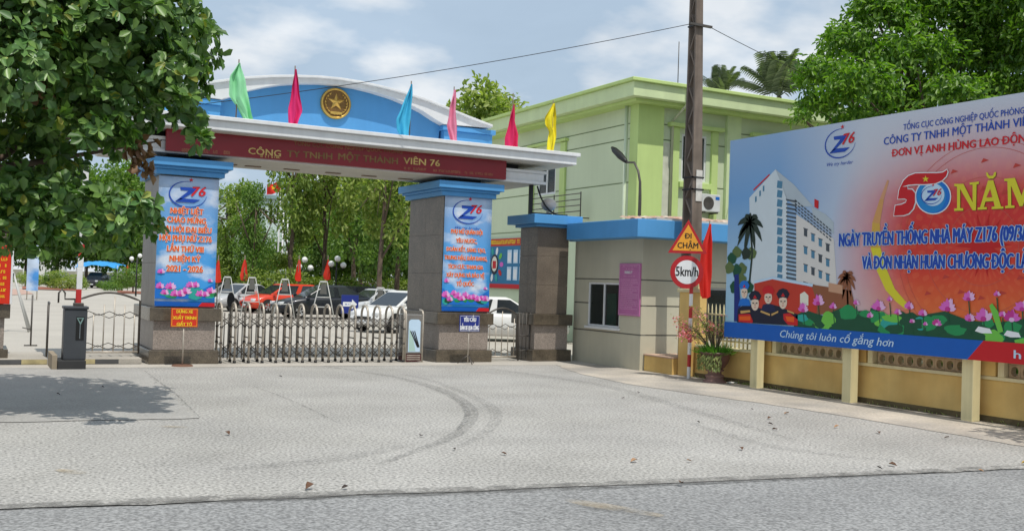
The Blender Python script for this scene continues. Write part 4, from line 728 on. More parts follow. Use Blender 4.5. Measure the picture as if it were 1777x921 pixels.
tline(BPl, pan, 'NGÀY TRUYỀN THỐNG NHÀ MÁY Z176 (09/3/', (1457, 427.5), (1780, 417), 22, iBLUE, 4, .026, out=iLT, outw=.05); tline(BPl, pan, 'VÀ ĐÓN NHẬN HUÂN CHƯƠNG ĐỘC LẬP', (1497, 466.5), (1794, 465), 22, iBLUE, 4, .026, out=iLT, outw=.05)
z6 = lambda pts: [(1520+x/6.914, 270+y/6.914) for x, y in pts]
P = BP()   # NĂM in slab serif capitals
for q in ([(945, 340), (1055, 340), (1165, 560), (1165, 350), (1130, 350), (1130, 325), (1240, 312), (1240, 340), (1212, 345), (1205, 655), (1165, 657), (1015, 400), (1015, 630), (1052, 632), (1052, 660), (945, 664), (945, 636), (978, 632), (978, 375), (945, 365)],
          [(1350, 300), (1412, 296), (1505, 610), (1535, 612), (1535, 636), (1393, 642), (1393, 616), (1430, 612), (1415, 546), (1318, 552), (1300, 618), (1335, 618), (1335, 644), (1225, 650), (1225, 624), (1255, 620)], [(1325, 205), (1345, 205), (1362, 240), (1385, 245), (1410, 240), (1425, 200), (1448, 198), (1440, 245), (1410, 276), (1362, 278), (1335, 250)],
          [(1545, 280), (1672, 268), (1752, 480), (1830, 255), (1950, 245), (1950, 275), (1918, 280), (1922, 580), (1955, 582), (1955, 608), (1830, 615), (1830, 590), (1862, 585), (1855, 360), (1765, 605), (1728, 608), (1625, 360), (1628, 598), (1668, 600), (1668, 626), (1555, 632), (1555, 606), (1590, 600), (1582, 308), (1545, 305)]): 
    P.poly([(p[0]+.6, p[1]+1) for p in z6(q)], ink('letter_shadow', rgb(120, 90, 40)), 2); P.poly(z6(q), iYEL, 3)
P.poly(z6([(1330, 505), (1402, 500), (1376, 400)]), ink('counter_red', rgb(196, 70, 62)), 4); P.build('printed_letters', pan)
P = BP()   # figure 50 with flag ribbon
five = [(300, 375), (385, 372), (385, 405), (440, 410), (475, 450), (475, 560), (450, 640), (400, 695), (340, 715), (222, 722), (240, 600), (310, 590), (365, 565), (378, 530), (350, 515), (270, 520), (285, 420)]
rib = [(300, 380), (340, 300), (400, 245), (480, 215), (600, 212), (740, 212), (810, 205), (862, 170), (868, 200), (850, 250), (800, 300), (720, 335), (600, 345), (480, 345), (400, 352)]
cen = (690, 490)
P.ell(BPl.uv(*z6([cen])[0]), .0001, .0001, iWHITE, 1, 3)
def ell6(cx, cy, rx, ry, m_, k): P.poly(z6([(cx+rx*math.cos(2*math.pi*i/40), cy+ry*math.sin(2*math.pi*i/40)) for i in range(40)]), m_, k)
def grow(pts, d):
    c = (sum(p[0] for p in pts)/len(pts), sum(p[1] for p in pts)/len(pts)); n_ = len(pts); o = []
    A_ = sum(pts[i][0]*pts[(i+1) % n_][1]-pts[(i+1) % n_][0]*pts[i][1] for i in range(n_)); sg_ = 1 if A_ > 0 else -1
    for i in range(n_): p, q = pts[i-1], pts[(i+1) % n_]; dx, dy = q[0]-p[0], q[1]-p[1]; L_ = math.hypot(dx, dy) or 1; o.append((pts[i][0]+dy/L_*d*sg_, pts[i][1]-dx/L_*d*sg_))
    return o
ell6(690, 490, 216, 216, iWHITE, 2); ell6(690, 490, 203, 203, iMID, 3); ell6(670, 490, 175, 195, ink('ring_blue', rgb(24, 130, 200)), 3.3) ; ell6(690, 470, 138, 135, iLT, 4)
P.poly(z6(grow(five, 13)), iWHITE, 2.3); P.poly(z6(five), iCRIM, 5); P.poly(z6(grow(rib, 12)), iWHITE, 4.6); P.poly(z6(rib), iCRIM, 5.3)
P.poly(z6([(605+42*(1 if i % 2 == 0 else .4)*math.sin(math.pi*i/5), 283-42*(1 if i % 2 == 0 else .4)*math.cos(math.pi*i/5)) for i in range(10)]), iYEL, 6)
u_ = BPl.uv(*z6([(675, 475)])[0]); logo(P, (u_[0], u_[1]), .40, 5.5, slogan=False); P.build('printed_anniversary_figure', pan)
P = BP(); u_ = BPl.uv(1458, 249); logo(P, u_, .72, 2, slogan=True); P.build('printed_logo', pan)
# printed office tower
z2 = lambda pts: [(1250+x/2.97, 170+y/2.97) for x, y in pts]
P = BP(); iT1 = ink('tower_white', rgb(205, 216, 222)); iT2 = ink('tower_grey', rgb(176, 188, 196)); iT3 = ink('tower_cream', rgb(214, 210, 205)); iWIN = ink('tower_window', rgb(78, 130, 160)); iLAT = ink('lattice_dark', rgb(70, 78, 86))
P.poly(z2([(150, 515), (285, 368), (345, 520), (345, 1020), (160, 1020)]), iT1, 1); P.poly(z2([(285, 368), (378, 445), (480, 560), (395, 560), (345, 525)]), iT2, 1)
P.poly(z2([(392, 600), (585, 725), (605, 1020), (392, 1020)]), iT3, 1.2); P.poly(z2([(470, 560), (545, 600), (585, 640), (585, 700), (480, 620)]), iT2, 1)
P.poly(z2([(486, 520), (508, 530), (506, 572), (486, 562)]), iCRIM, 2); P.strip([BPl.uv(*p) for p in z2([(172, 475), (255, 395)])], .03, iRED, 2)
for k in range(11): y = 425+k*48; P.poly(z2([(296, y), (322, y+6), (318, y+42), (292, y+38)]), iWIN, 2)
for k in range(24):
    y = 520+k*21; P.poly(z2([(340, y), (392, y+10), (392, y+19), (340, y+9)]), iLAT, 2)
for k in range(12):
    for j in range(4): x = 385+k*16; y = 522+k*13.5+j*17; P.poly(z2([(x, y), (x+12, y+9), (x+12, y+17), (x, y+8)]), iLAT, 2)
for r in range(4):
    for c in range(4): x = 432+c*38; y = 672+c*26+r*(92-c*5); P.poly(z2([(x, y), (x+17, y+7), (x+17, y+44), (x, y+38)]), iWIN if (r+c) % 3 else iLAT, 2); P.poly(z2([(x-3, y-4), (x+21, y+4), (x+21, y+9), (x-3, y+1)]), iLAT, 2.2)
for (x, y) in ((180, 510), (202, 480), (220, 455)): P.poly(z2([(x, y), (x+8, y-4), (x+8, y+24), (x, y+28)]), iWIN, 2)
P.build('printed_office_tower', pan, 'stuff')
def ppalm(P, c, r, k, m_):
    for a in (-100, -60, -25, 5, 35, 70, 110, 150, 200, 240):
        A = math.radians(a); L_ = r*random.uniform(.8, 1.05); p = [(c[0]+math.sin(A)*L_*t, c[1]+math.cos(A)*L_*t-r*.6*t*t) for t in (0, .25, .5, .75, 1)]; P.strip(p, [r*.05, r*.26, r*.3, r*.22, r*.03], m_, k)
P = BP(); ppalm(P, BPl.uv(1302, 386), .42, 3, iPALM); P.strip([BPl.uv(1302, 386), BPl.uv(1306, 440), BPl.uv(1300, 500)], .05, iPALM, 3); ppalm(P, BPl.uv(1470, 480), .26, 3, iBRN); P.strip([BPl.uv(1470, 480), BPl.uv(1472, 530)], .04, iBRN, 3)
for i in range(12): pad(P, BPl.uv(1272+random.uniform(-6, 40), 455+random.uniform(-20, 45)), .14, .12, random.choice((iPALM, iGRND, ink('olive', rgb(90, 110, 60)))), 2.6+i*.02)
P.build('printed_palms', pan, 'stuff')
z1 = lambda pts: [(1250+x/6.58, 460+y/6.58) for x, y in pts]
P = BP(); iBRK = ink('house_red', rgb(190, 55, 35)); P.poly(z1([(390, 200), (600, 150), (800, 190), (1050, 250), (1110, 420), (1100, 560), (400, 560)]), iBRK, 3.2); P.strip([BPl.uv(*p) for p in z1([(390, 195), (600, 145), (780, 180), (1060, 230)])], .05, iLT, 3.4)
P.poly(z1([(1050, 220), (1500, 290), (1560, 560), (1080, 560)]), iBRN, 3); P.poly(z1([(1240, 200), (1400, 230), (1400, 330), (1240, 300)]), ink('porch', rgb(196, 150, 120)), 3.3); P.poly(z1([(915, 330), (965, 300), (1010, 345), (1010, 460), (915, 460)]), iCREAM, 3.5); P.build('printed_red_house', pan)
P = BP()
P.poly(z1([(165, 110), (215, 100), (240, 640), (160, 640)]), ink('flag_blue', rgb(14, 40, 120)), 3.6)
P.poly(z1([(195, 640), (205, 500), (300, 430), (480, 500), (560, 440), (680, 470), (780, 520), (890, 560), (890, 690), (195, 650)]), iNAVY, 4)
for (x, y, w_, h_, cap, body) in ((280, 310, 36, 70, iMID, iMID), (402, 440, 44, 78, iNAVY, iNAVY), (553, 370, 44, 72, iCRIM, ink('navy_coat', rgb(22, 30, 70))), (722, 420, 46, 80, iNAVY, iNAVY)):
    P.poly(z1([(x-w_*2.0, y+h_*2.2), (x-w_*1.4, y+h_*1.15), (x, y+h_*.9), (x+w_*1.4, y+h_*1.15), (x+w_*2.0, y+h_*2.2)]), body, 4.3)
    P.poly(z1([(x+w_*math.cos(2*math.pi*i/16), y+h_*math.sin(2*math.pi*i/16)) for i in range(16)]), iSKIN, 4.6)
    P.poly(z1([(x-w_*1.15, y-h_*.5), (x-w_*1.65, y-h_*1.15), (x-w_*1.0, y-h_*1.75), (x, y-h_*1.95), (x+w_*1.0, y-h_*1.75), (x+w_*1.65, y-h_*1.15), (x+w_*1.15, y-h_*.5), (x, y-h_*.68)]), cap, 4.8); P.poly(z1([(x-w_*.5, y-h_*.8), (x, y-h_*1.3), (x+w_*.5, y-h_*.8)]), iCRIM, 5)
    for s_ in (-1, 1): P.poly(z1([(x+s_*w_*.2, y-h_*.15), (x+s_*w_*.65, y-h_*.2), (x+s_*w_*.65, y-h_*.02), (x+s_*w_*.2, y-.0)]), iDK, 5)
    P.poly(z1([(x-w_*.3, y+h_*.5), (x+w_*.3, y+h_*.5), (x, y+h_*.62)]), iCRIM, 5); P.poly(z1([(x-4, y), (x+6, y), (x+9, y+h_*.3), (x-7, y+h_*.3)]), ink('nose', rgb(190, 150, 130)), 5)
P.poly(z1([(215, 560), (345, 555), (380, 640), (370, 660), (215, 645)]), iCRIM, 5); P.poly(z1([(225, 582), (352, 580), (352, 630), (225, 626)]), iORANGE, 5.5); P.poly(z1([(725, 555), (800, 545), (890, 620), (890, 690), (780, 680), (730, 620)]), iCRIM, 5); P.poly(z1([(750, 580), (850, 590), (850, 650), (770, 640)]), iORANGE, 5.5)
iEP = ink('epaulette', rgb(200, 160, 95))
for q in ([(235, 520), (345, 512), (350, 535), (240, 552)], [(470, 515), (575, 555), (572, 578), (465, 535)], [(590, 555), (668, 520), (668, 540), (592, 578)], [(770, 510), (850, 540), (850, 560), (772, 530)]): P.poly(z1(q), iEP, 5.2)
P.build('printed_portraits', pan, 'stuff')
P = BP(); R_ = random.Random(11); ub = lambda x, y: BPl.uv(x, y)
P.poly([(1378, 567), (1384, 545), (1400, 538), (1430, 548), (1460, 534), (1480, 550), (1500, 538), (1530, 545), (1560, 556), (1590, 548), (1640, 540), (1680, 555), (1720, 560), (1760, 556), (1800, 550), (1800, 604)], iGRND, 3.65)
for i in range(60):
    x = R_.uniform(1385, 1800); t_ = (x-1385)/392; yb_ = 566+t_*33; pad(P, ub(x, yb_-R_.uniform(4, 34)), R_.uniform(.09, .22), R_.uniform(.06, .13), R_.choice((iGRND, iGRND, iGRND, iGRND, iGRN, iGRN, iGRNL, iTEAL)), 3.7+i*.015)
for (x, y, r) in ((1395, 535, .2), (1421, 522, .22), (1447, 531, .13), (1487, 525, .1), (1526, 531, .21), (1511, 547, .11), (1545, 519, .09), (1559, 541, .11), (1579, 531, .15), (1603, 543, .13), (1584, 557, .08), (1646, 531, .23), (1607, 562, .07), (1682, 515, .17), (1731, 510, .09), (1684, 552, .14), (1708, 548, .23), (1627, 560, .13), (1757, 550, .2), (1775, 532, .18), (1741, 545, .1), (1800, 556, .2)):
    lotus(P, ub(x, y), r*.78, 5, (iMAG, iPINK, iPINKL) if x in (1757, 1627) else None); P.strip([ub(x, y+6), ub(x+2, y+30)], .02, iGRND, 4.9)
P.poly([(1718, 530), (1723, 526), (1733, 540), (1742, 575), (1734, 578), (1728, 560)], iGRNL, 5.5)
for (x, y) in ((1705, 570), (1755, 577)): P.poly([(x-12, y+4), (x-6, y-4), (x+4, y-2), (x+14, y), (x+18, y+8), (x, y+8)], iWHITE, 5.5)
P.build('printed_lotus_pond', pan, 'stuff')
# ------------------------------------------------------------------ speed sign, red flag, potted bougainvillea
sx, sy = G(1195, 657); rs = thing('road_sign', 'red and white striped post carrying yellow triangle and round 5km/h sign', 'road sign', (sx, sy, 0)); b = MB(); z = 0.; k = 0
RW = (mat('post_white', (.75, .74, .72), .5, var=.08), mat('post_red', (.48, .03, .03), .5, var=.1))
while z < 2.55: z2_ = min(z+.26, 2.6); b.tube([(sx, sy, z), (sx, sy, z2_)], .04, RW[k % 2 if z < 1.85 else 0], 10, caps=False); z = z2_; k += 1
b.build('post', rs, smooth=True)
fd = Vector((-sx, -sy, 0)).normalized()*.75+Vector((0, -1, 0))*.25; fd.normalize(); rt = Vector((-fd.y, fd.x, 0)); rt = rt if rt.x > 0 else -rt
class FPl:
    def __init__(s, o): s.o = o
    def uv(s, a, b_): return (a, b_)
    def p3(s, u, v, k_=0): p = s.o+fd*(.05+k_*.003)+rt*u+Vector((0, 0, v)); return tuple(p)
    def n(s): return fd
SR = mat('sign_red', (.42, .015, .02), .4); SW = mat('sign_white', (.74, .75, .76), .4); SY = mat('sign_yellow', (.75, .33, .03), .4)
cz = PX(1193, 472, sx)[2]; c0 = PY(1193, 472, sy); tz = PY(1193, 430, sy)[2]; cx_ = c0[0]-sx
pl = FPl(Vector((sx, sy, 0))); zc = c0[2]
def plate(name, pts, m_, k0, k1):
    b = MB(); n_ = len(pts); vs = [pl.p3(u, v, k0) for u, v in pts]+[pl.p3(u, v, k1) for u, v in pts]; b.add(vs, [tuple(range(n_)), tuple(range(2*n_-1, n_-1, -1))]+[(i, n_+i, n_+(i+1) % n_, (i+1) % n_) for i in range(n_)], m_); return b.build(name, rs)
cir = lambda r, n_=40: [(cx_+r*math.cos(2*math.pi*i/n_), zc+r*math.sin(2*math.pi*i/n_)) for i in range(n_)]
dsk = plate('speed_plate', cir(.355), SR, 0, 5); Pp = Print(pl); Pp.poly(cir(.255), SW, 6, px=False); Pp.text('5km/h', (cx_-.235, zc-.085), (cx_+.24, zc-.085), .20, iDK, 7, .01, px=False); Pp.build('speed_lettering', dsk)
tb, tt = zc+.40, zc+.40+.72; tri = lambda f: [(cx_-.42+f*1.7, tb+f), (cx_+.42-f*1.7, tb+f), (cx_, tt-f*1.9)]
tr_ = plate('triangle_plate', tri(0), SR, 7, 12); Pp = Print(pl); Pp.poly(tri(.055), SY, 13, px=False); Pp.text('ĐI', (cx_-.06, tb+.32), (cx_+.07, tb+.32), .11, iDK, 14, .015, px=False); Pp.text('CHẬM', (cx_-.22, tb+.11), (cx_+.22, tb+.11), .12, iDK, 14, .015, px=False); Pp.build('warning_lettering', tr_)
fx = PY(1222, 450, 17.9)[0]; hanging_flag('plain red flag on a staff behind the round speed sign', fx, 17.75, 0, 3.42, 3.35, 1.78, [(0, -.02), (.3, -.12), (.6, -.19), (.85, -.2), (1, -.18)], [(0, .01), (.5, .02), (1, .03)], (.62, .02, .012), None, .0, 1.)
px_, py_ = 14.02-.28, 16.88; pot = thing('potted_bougainvillea', 'pink bougainvillea in a brown urn on a pedestal beside road sign', 'potted plant', (px_, py_, 0)); URN = mat('brown_urn', (.14, .07, .06), .45, var=.25, scale=6)
b = MB(); b.lathe([(r_*.8, z_*.66) for r_, z_ in [(.3, 0), (.3, .06), (.24, .09), (.22, .16), (.25, .2), (.24, .24), (.18, .28), (.17, .34), (.24, .38), (.24, .42), (.001, .42)]], (px_, py_, 0), mat('pink_grey_plinth', (.22, .13, .115), .7, var=.2), 22); b.build('pedestal', pot, smooth=True)
b = MB(); b.lathe([(r_*.76, .278+(z_-.42)*.8) for r_, z_ in [(.2, .42), (.27, .48), (.36, .6), (.40, .74), (.39, .80), (.43, .83), (.43, .87), (.37, .87), (.35, .82), (.001, .80)]], (px_, py_, 0), URN, 26); b.build('urn', pot, smooth=True)
LB = leafmat('bougainvillea_leaf', (.14, .19, .06), (.34, .36, .14)); LGr = leafmat('grass_leaf', (.06, .19, .02), (.14, .32, .05)); BR = leafmat('pink_bract', (.72, .14, .30), (.80, .36, .48), .4); BARK = mat('bark', (.13, .095, .07), .95, var=.3, scale=8, bump=.6, bscale=25)
def quadleaf(b, p, d, up, L_, W_, m_, fold=.25):
    d = d.normalized(); s = d.cross(up); s = s.normalized() if s.length > 1e-4 else Vector((1, 0, 0)); nn = s.cross(d)
    b.add([p, p+d*L_*.45+s*W_*.5+nn*L_*fold*.3, p+d*L_, p+d*L_*.45-s*W_*.5+nn*L_*fold*.3], [(0, 1, 2), (0, 2, 3)], m_)
b = MB(); tw_ = []; R_ = random.Random(4); top_ = Vector((px_, py_, .58))
for k in range(30):
    a = R_.uniform(0, 6.28); ln = R_.uniform(.5, 1.05); e = top_+Vector((math.cos(a)*ln*.55, math.sin(a)*ln*.45+.05, ln*.9)); 
    if k < 9: e = top_+Vector((R_.uniform(-.55, -.1), R_.uniform(.5, 1.1), R_.uniform(.3, .72)))
    mid_ = top_.lerp(e, .5)+Vector((0, 0, .16)); b.tube([top_, mid_, e], [.012, .008, .003], BARK, 4); tw_.append((mid_, e, k))
b.build('stems', pot)
b = MB(); f = MB()
for mid_, e, k in tw_:
    for i in range(34):
        t = R_.uniform(-.3, 1); p = mid_.lerp(e, max(0, t))+Vector((R_.gauss(0, .05), R_.gauss(0, .05), R_.gauss(0, .05))); quadleaf(b, p, Vector((R_.gauss(0, 1), R_.gauss(0, 1), R_.gauss(0, .6))), Vector((0, 0, 1)), .055, .035, LB)
    nf = 34 if k < 12 else 5
    for i in range(nf): p = mid_.lerp(e, R_.uniform(.35, 1.05))+Vector((R_.gauss(0, .06), R_.gauss(0, .06), R_.gauss(0, .05))); quadleaf(f, p, Vector((R_.gauss(0, 1), R_.gauss(0, 1), R_.gauss(.2, .8))), Vector((0, 0, 1)), .055, .05, BR)
tag(b.build('leaves', pot, fix=False), kind='stuff'); tag(f.build('blossom', pot, fix=False), kind='stuff')
b = MB()
for i in range(420): a = R_.uniform(0, 6.28); r_ = R_.uniform(.05, .27); p = Vector((px_+r_*math.cos(a), py_+r_*math.sin(a), .58)); quadleaf(b, p, Vector((math.cos(a)*R_.uniform(.2, 1.6), math.sin(a)*R_.uniform(.2, 1.6), R_.uniform(.0, 1.5))), Vector((0, 0, 1)), R_.uniform(.15, .34), .022, LGr, .1)
for i in range(260): a = R_.uniform(2.2, 4.4); p = Vector((px_+.34*math.cos(a), py_+.34*math.sin(a), R_.uniform(.30, .60))); quadleaf(b, p, Vector((R_.gauss(0, .4)+math.cos(a)*.3, R_.gauss(0, .4), -1)), Vector((math.cos(a), math.sin(a), .3)), .09, .035, LB)
tag(b.build('grassy_leaves', pot, fix=False), kind='stuff')
# ------------------------------------------------------------------ foliage
def leaf_arrays(P, D, Nn, Ls, Ws, fold=.22, droop=.12):
    """folded leaf, 6 vertices and two faces each"""
    D = D/np.linalg.norm(D, axis=1)[:, None]; S = np.cross(D, Nn); S /= (np.linalg.norm(S, axis=1)[:, None]+1e-9); U = np.cross(S, D)
    Ls = Ls[:, None]; Ws = Ws[:, None]; n_ = len(P); V = np.empty((n_, 6, 3))
    V[:, 0] = P; V[:, 3] = P+D*Ls-U*Ls*droop
    V[:, 1] = P+D*Ls*.35+S*Ws*.34+U*Ws*fold; V[:, 2] = P+D*Ls*.74+S*Ws*.5+U*Ws*fold-U*Ls*droop*.4
    V[:, 5] = P+D*Ls*.35-S*Ws*.34+U*Ws*fold; V[:, 4] = P+D*Ls*.74-S*Ws*.5+U*Ws*fold-U*Ls*droop*.4
    return V
def leaf_mesh(name, V, mats, mi=None):
    n_ = len(V); me = bpy.data.meshes.new(name); me.vertices.add(n_*6); me.vertices.foreach_set('co', V.reshape(-1).astype(np.float32)); base = np.arange(n_)[:, None]*6
    idx = np.concatenate([base+np.array([[0, 1, 2, 3]]), base+np.array([[0, 3, 4, 5]])], axis=1).reshape(-1)
    me.loops.add(n_*8); me.loops.foreach_set('vertex_index', idx.astype(np.int32)); me.polygons.add(n_*2); me.polygons.foreach_set('loop_start', np.arange(0, n_*8, 4, dtype=np.int32)); me.polygons.foreach_set('loop_total', np.full(n_*2, 4, np.int32))
    for m_ in mats: me.materials.append(m_)
    if mi is not None: me.polygons.foreach_set('material_index', np.repeat(mi, 2).astype(np.int32))
    me.update(); me.validate(); return me
def link(name, me, par=None, org=None, kind=None):
    o = bpy.data.objects.new(name, me); COL.objects.link(o)
    if par: o.parent = par
    if kind: o['kind'] = kind
    return o
def unit(v): return v/(np.linalg.norm(v, axis=-1, keepdims=True)+1e-9)
def limb_tree(b, base, top, clumps, r0, m_, r):
    """trunk and limbs reaching into the clumps"""
    base, top = Vector(base), Vector(top); n_ = 6; P = [base.lerp(top, i/n_)+Vector((r.gauss(0, .06), r.gauss(0, .06), 0))*(i > 0) for i in range(n_+1)]; b.tube(P, [r0*(1.25 if i == 0 else 1-.6*i/n_) for i in range(n_+1)], m_, 9)
    for c in clumps:
        c = Vector(c); k = r.randint(2, n_); s = P[k]; md = s.lerp(c, .55)+Vector((0, 0, r.uniform(-.1, .25)*(c-s).length*.5)); b.tube([s, md, c], [r0*.38, r0*.22, r0*.05], m_, 6)
# big overhanging tree at the left
LT_A = leafmat('large_leaf', (.04, .11, .02), (.16, .275, .058), .22, .42, .45); LT_B = leafmat('yellowing_leaf', (.20, .26, .03), (.30, .30, .05), .35); LT_D = leafmat('dead_leaf', (.16, .08, .04), (.26, .15, .07), .15)
clp = [(40,40,90),(130,30,90),(220,40,80),(298,40,62),(342,78,40),(60,130,90),(150,120,90),(240,120,80),(308,130,52),(350,118,26),(40,210,70),(115,205,70),(195,185,68),(268,185,48),(312,185,34),(185,240,40),(218,250,28),(335,212,16),(345,244,10),(60,275,60),(105,300,36),
       (40,345,56),(110,362,50),(180,372,46),(235,375,36),(70,405,40),(10,400,48),(150,412,28),(205,420,20),(262,388,16),(-40,60,90),(-60,180,90),(-60,300,80),(-50,400,60),(30,-50,90),(150,-50,90),(270,-30,60),(-110,120,90),(-120,260,90)]
r = random.Random(21); RP = []; RA = []; lc = []; crown_c = np.array([-1.2, 15.6, 5.2])
for (px, py, rp) in clp:
    low = py > 320
    for layer in (0, 1):
        dep = (12.6 if low else 13.2)+layer*1.6+r.uniform(-.75, .6)+(1.3 if (px, py) in ((40, 210), (60, 275), (115, 205), (-60, 300)) else 0); c = np.array(AT(px, py, dep)); rm = rp*dep/F; lc.append(tuple(c)); nr = max(4, int(rp*rp/(105 if layer == 0 else 150)))
        d = unit(rng.normal(size=(nr, 3))+np.array([0, -.15, .42])); rad = rm*(.45+.58*rng.random((nr, 1))**.5); p = c+d*rad*np.array([1, 1.25, .95]); RP.append(p)
        RA.append(unit(unit(p-c)*.7+unit(p-crown_c)*.5+np.array([.05, -.25, .45])+rng.normal(size=(nr, 3))*.25))
RP = np.concatenate(RP); RA = np.concatenate(RA); k = RP[:, 2] > 1.75; RP, RA = RP[k], RA[k]; nR = len(RP); NL = 9
ax = np.repeat(RA, NL, axis=0); pp_ = np.repeat(RP, NL, axis=0); t1 = unit(np.cross(ax, rng.normal(size=ax.shape))); tilt = np.radians(rng.uniform(45, 105, (len(ax), 1))); D = ax*np.cos(tilt)+t1*np.sin(tilt); D[:, 2] -= .12
Ls = rng.uniform(.115, .20, len(ax)); Ws = Ls*rng.uniform(.5, .62, len(ax)); V = leaf_arrays(pp_+D*.02, D, ax+rng.normal(size=ax.shape)*.25, Ls, Ws)
mi = np.zeros(len(ax), int); q = rng.random(len(ax)); mi[q > .965] = 1
tree = thing('overhanging_tree', 'broad leaved tree overhanging the gate from upper left', 'tree', (-2.2, 16.2, 0)); ORIG = np.array([-2.2, 16.2, 0])
b = MB(); limb_tree(b, (-2.2, 16.2, 0), (-1.8, 15.9, 4.6), [(c_[0]-.3, c_[1]+1.2, c_[2]+.1) for c_ in lc[1::6]], .22, BARK, r); b.build('trunk', tree, smooth=True)
cen = V.mean(axis=1); cd = (cen-np.array([0, 0, EYE])) @ _R; depth = -cd[:, 2]; sx_ = CX+F*cd[:, 0]/depth; sy_ = CY-F*cd[:, 1]/depth
inview = (sx_ > 5) & (sx_ < 1770) & (sy_ > 5); order = np.argsort(np.where(inview, depth, 1e9))[:300]; near = np.zeros(len(V), bool); near[order] = True
cr_o = link('crown', leaf_mesh('crown', V[~near]-ORIG, [LT_A, LT_B], mi[~near]), tree, kind='stuff')
lm = []
for i in range(5):
    mm = [mat('leaf_green_%s' % w, c, .38, var=.15, scale=20, spec=.35) for w, c in (('deep', (.06, .145, .03)), ('mid', (.09, .19, .04)), ('fresh', (.15, .26, .06)), ('dull', (.08, .16, .05)), ('yellow', (.24, .28, .05)))][i]
    lm.append(leaf_mesh('leaf', leaf_arrays(np.zeros((1, 3)), np.array([[1., 0, 0]]), np.array([[0, 0, 1.]]), np.array([1.]), np.array([.5+.03*i])), [mm]))
for j in order:
    d = Vector(D[j]).normalized(); nn = Vector(ax[j]); s = d.cross(nn).normalized(); u2 = s.cross(d); R3 = Matrix((d, -s, u2)).transposed() ; o = link('leaf', lm[int(rng.choice(5, p=[.3, .3, .2, .16, .04]))], cr_o)
    o.matrix_local = Matrix.Translation(Vector(pp_[j]-ORIG)) @ R3.to_4x4() @ Matrix.Scale(float(Ls[j]), 4)
# curled dead leaves hanging by the beam
dv_ = []
for (px, py, n_) in ((236, 258, 16), (250, 262, 14), (255, 295, 12), (10, 40, 25), (30, 30, 25), (50, 150, 14), (75, 165, 10)):
    c = np.array(AT(px, py, 12.9)); p = c+rng.normal(size=(n_, 3))*.07; dd_ = unit(rng.normal(size=(n_, 3))+np.array([0, 0, -.8])); dv_.append(leaf_arrays(p, dd_, rng.normal(size=(n_, 3)), rng.uniform(.1, .18, n_), rng.uniform(.06, .1, n_), .5, .3))
link('dead_leaves', leaf_mesh('dead_leaves', np.concatenate(dv_)-ORIG, [LT_D]), tree, kind='stuff')
# tree behind the billboard
RT = leafmat('drooping_leaf', (.055, .145, .016), (.21, .345, .045), .4, .4, .45)
def clump_tree(name, label, base, trunk_top, clumps, nleaf, L_, W_, m_, r0, seed, sprig=6, group=None, droop=1.0):
    """clumps: (x,y,z,r) world"""
    rr = np.random.default_rng(seed); r = random.Random(seed); t_ = thing(name, label, 'tree', base, group); b = MB(); limb_tree(b, base, trunk_top, [c[:3] for c in clumps], r0, BARK, r); b.build('trunk', t_, smooth=True)
    tot = sum(c[3]**2 for c in clumps); P = []; Dd = []; Nn = []
    for c in clumps:
        ns = max(3, int(nleaf/sprig*c[3]**2/tot)); d = unit(rr.normal(size=(ns, 3))); d[:, 2] = np.where(d[:, 2] < -.35, -d[:, 2]*.6, d[:, 2]); p = np.array(c[:3])+d*c[3]*(.45+.6*rr.random((ns, 1))**.7)*np.array([1, 1, .85])
        out_ = unit(d+np.array([0, 0, .2])+rr.normal(size=d.shape)*.3)
        for s in range(sprig):
            off = rr.normal(size=d.shape)*L_*.5; P.append(p+off); dd_ = unit(out_*.6+unit(rr.normal(size=d.shape))*.9+np.array([0, 0, -.55*droop])); Dd.append(dd_); Nn.append(unit(out_+np.array([0, 0, .7])+rr.normal(size=d.shape)*.3))
    P = np.concatenate(P); Dd = np.concatenate(Dd); Nn = np.concatenate(Nn); V_ = leaf_arrays(P, Dd, Nn, L_*rr.uniform(.7, 1.25, len(P)), W_*rr.uniform(.75, 1.2, len(P)), .2, .25)
    link('crown', leaf_mesh('crown', V_-np.array(base), [m_]), t_, kind='stuff'); return t_
rc = [(1440,140,60),(1478,90,58),(1540,35,62),(1640,30,85),(1740,40,85),(1418,188,36),(1500,165,72),(1590,110,78),(1680,105,80),(1765,110,70),(1560,190,60),(1650,170,60),(1745,165,60),(1392,205,16),(1560,-40,70),(1680,-50,90),(1790,-30,90),(1850,60,90),(1850,170,80),(1450,60,22),(1510,20,40),(1600,240,60),(1700,230,60),(1490,225,50)]
r = random.Random(5); CL = []
for (px, py, rp) in rc:
    dep = 27+r.uniform(-1.5, 1.5)+(1.2 if py < 0 else 0); p = AT(px, py, dep); CL.append((*p, rp*dep/F)); p = AT(px, py, dep+2.5); CL.append((*p, rp*dep/F*.9))
gx, gy = GAT(1650, 28.5); clump_tree('leafy_tree', 'large bright green tree rising behind the billboard', (gx, gy, 0), (gx+.2, gy, 6.0), CL, 42000, .195, .08, RT, .3, 31, 7)
# a street tree just outside the right edge, it shades the footpath
cl = [(14.9+r.gauss(0, .55), 6.9+r.gauss(0, .45), 4.6+r.gauss(0, .4), .8) for _ in range(13)]
clump_tree('leafy_tree', 'street tree shading footpath beyond right end of billboard', (15.6, 5.6, 0), (15.5, 5.8, 3.6), cl, 8000, .2, .08, RT, .14, 77, 6)
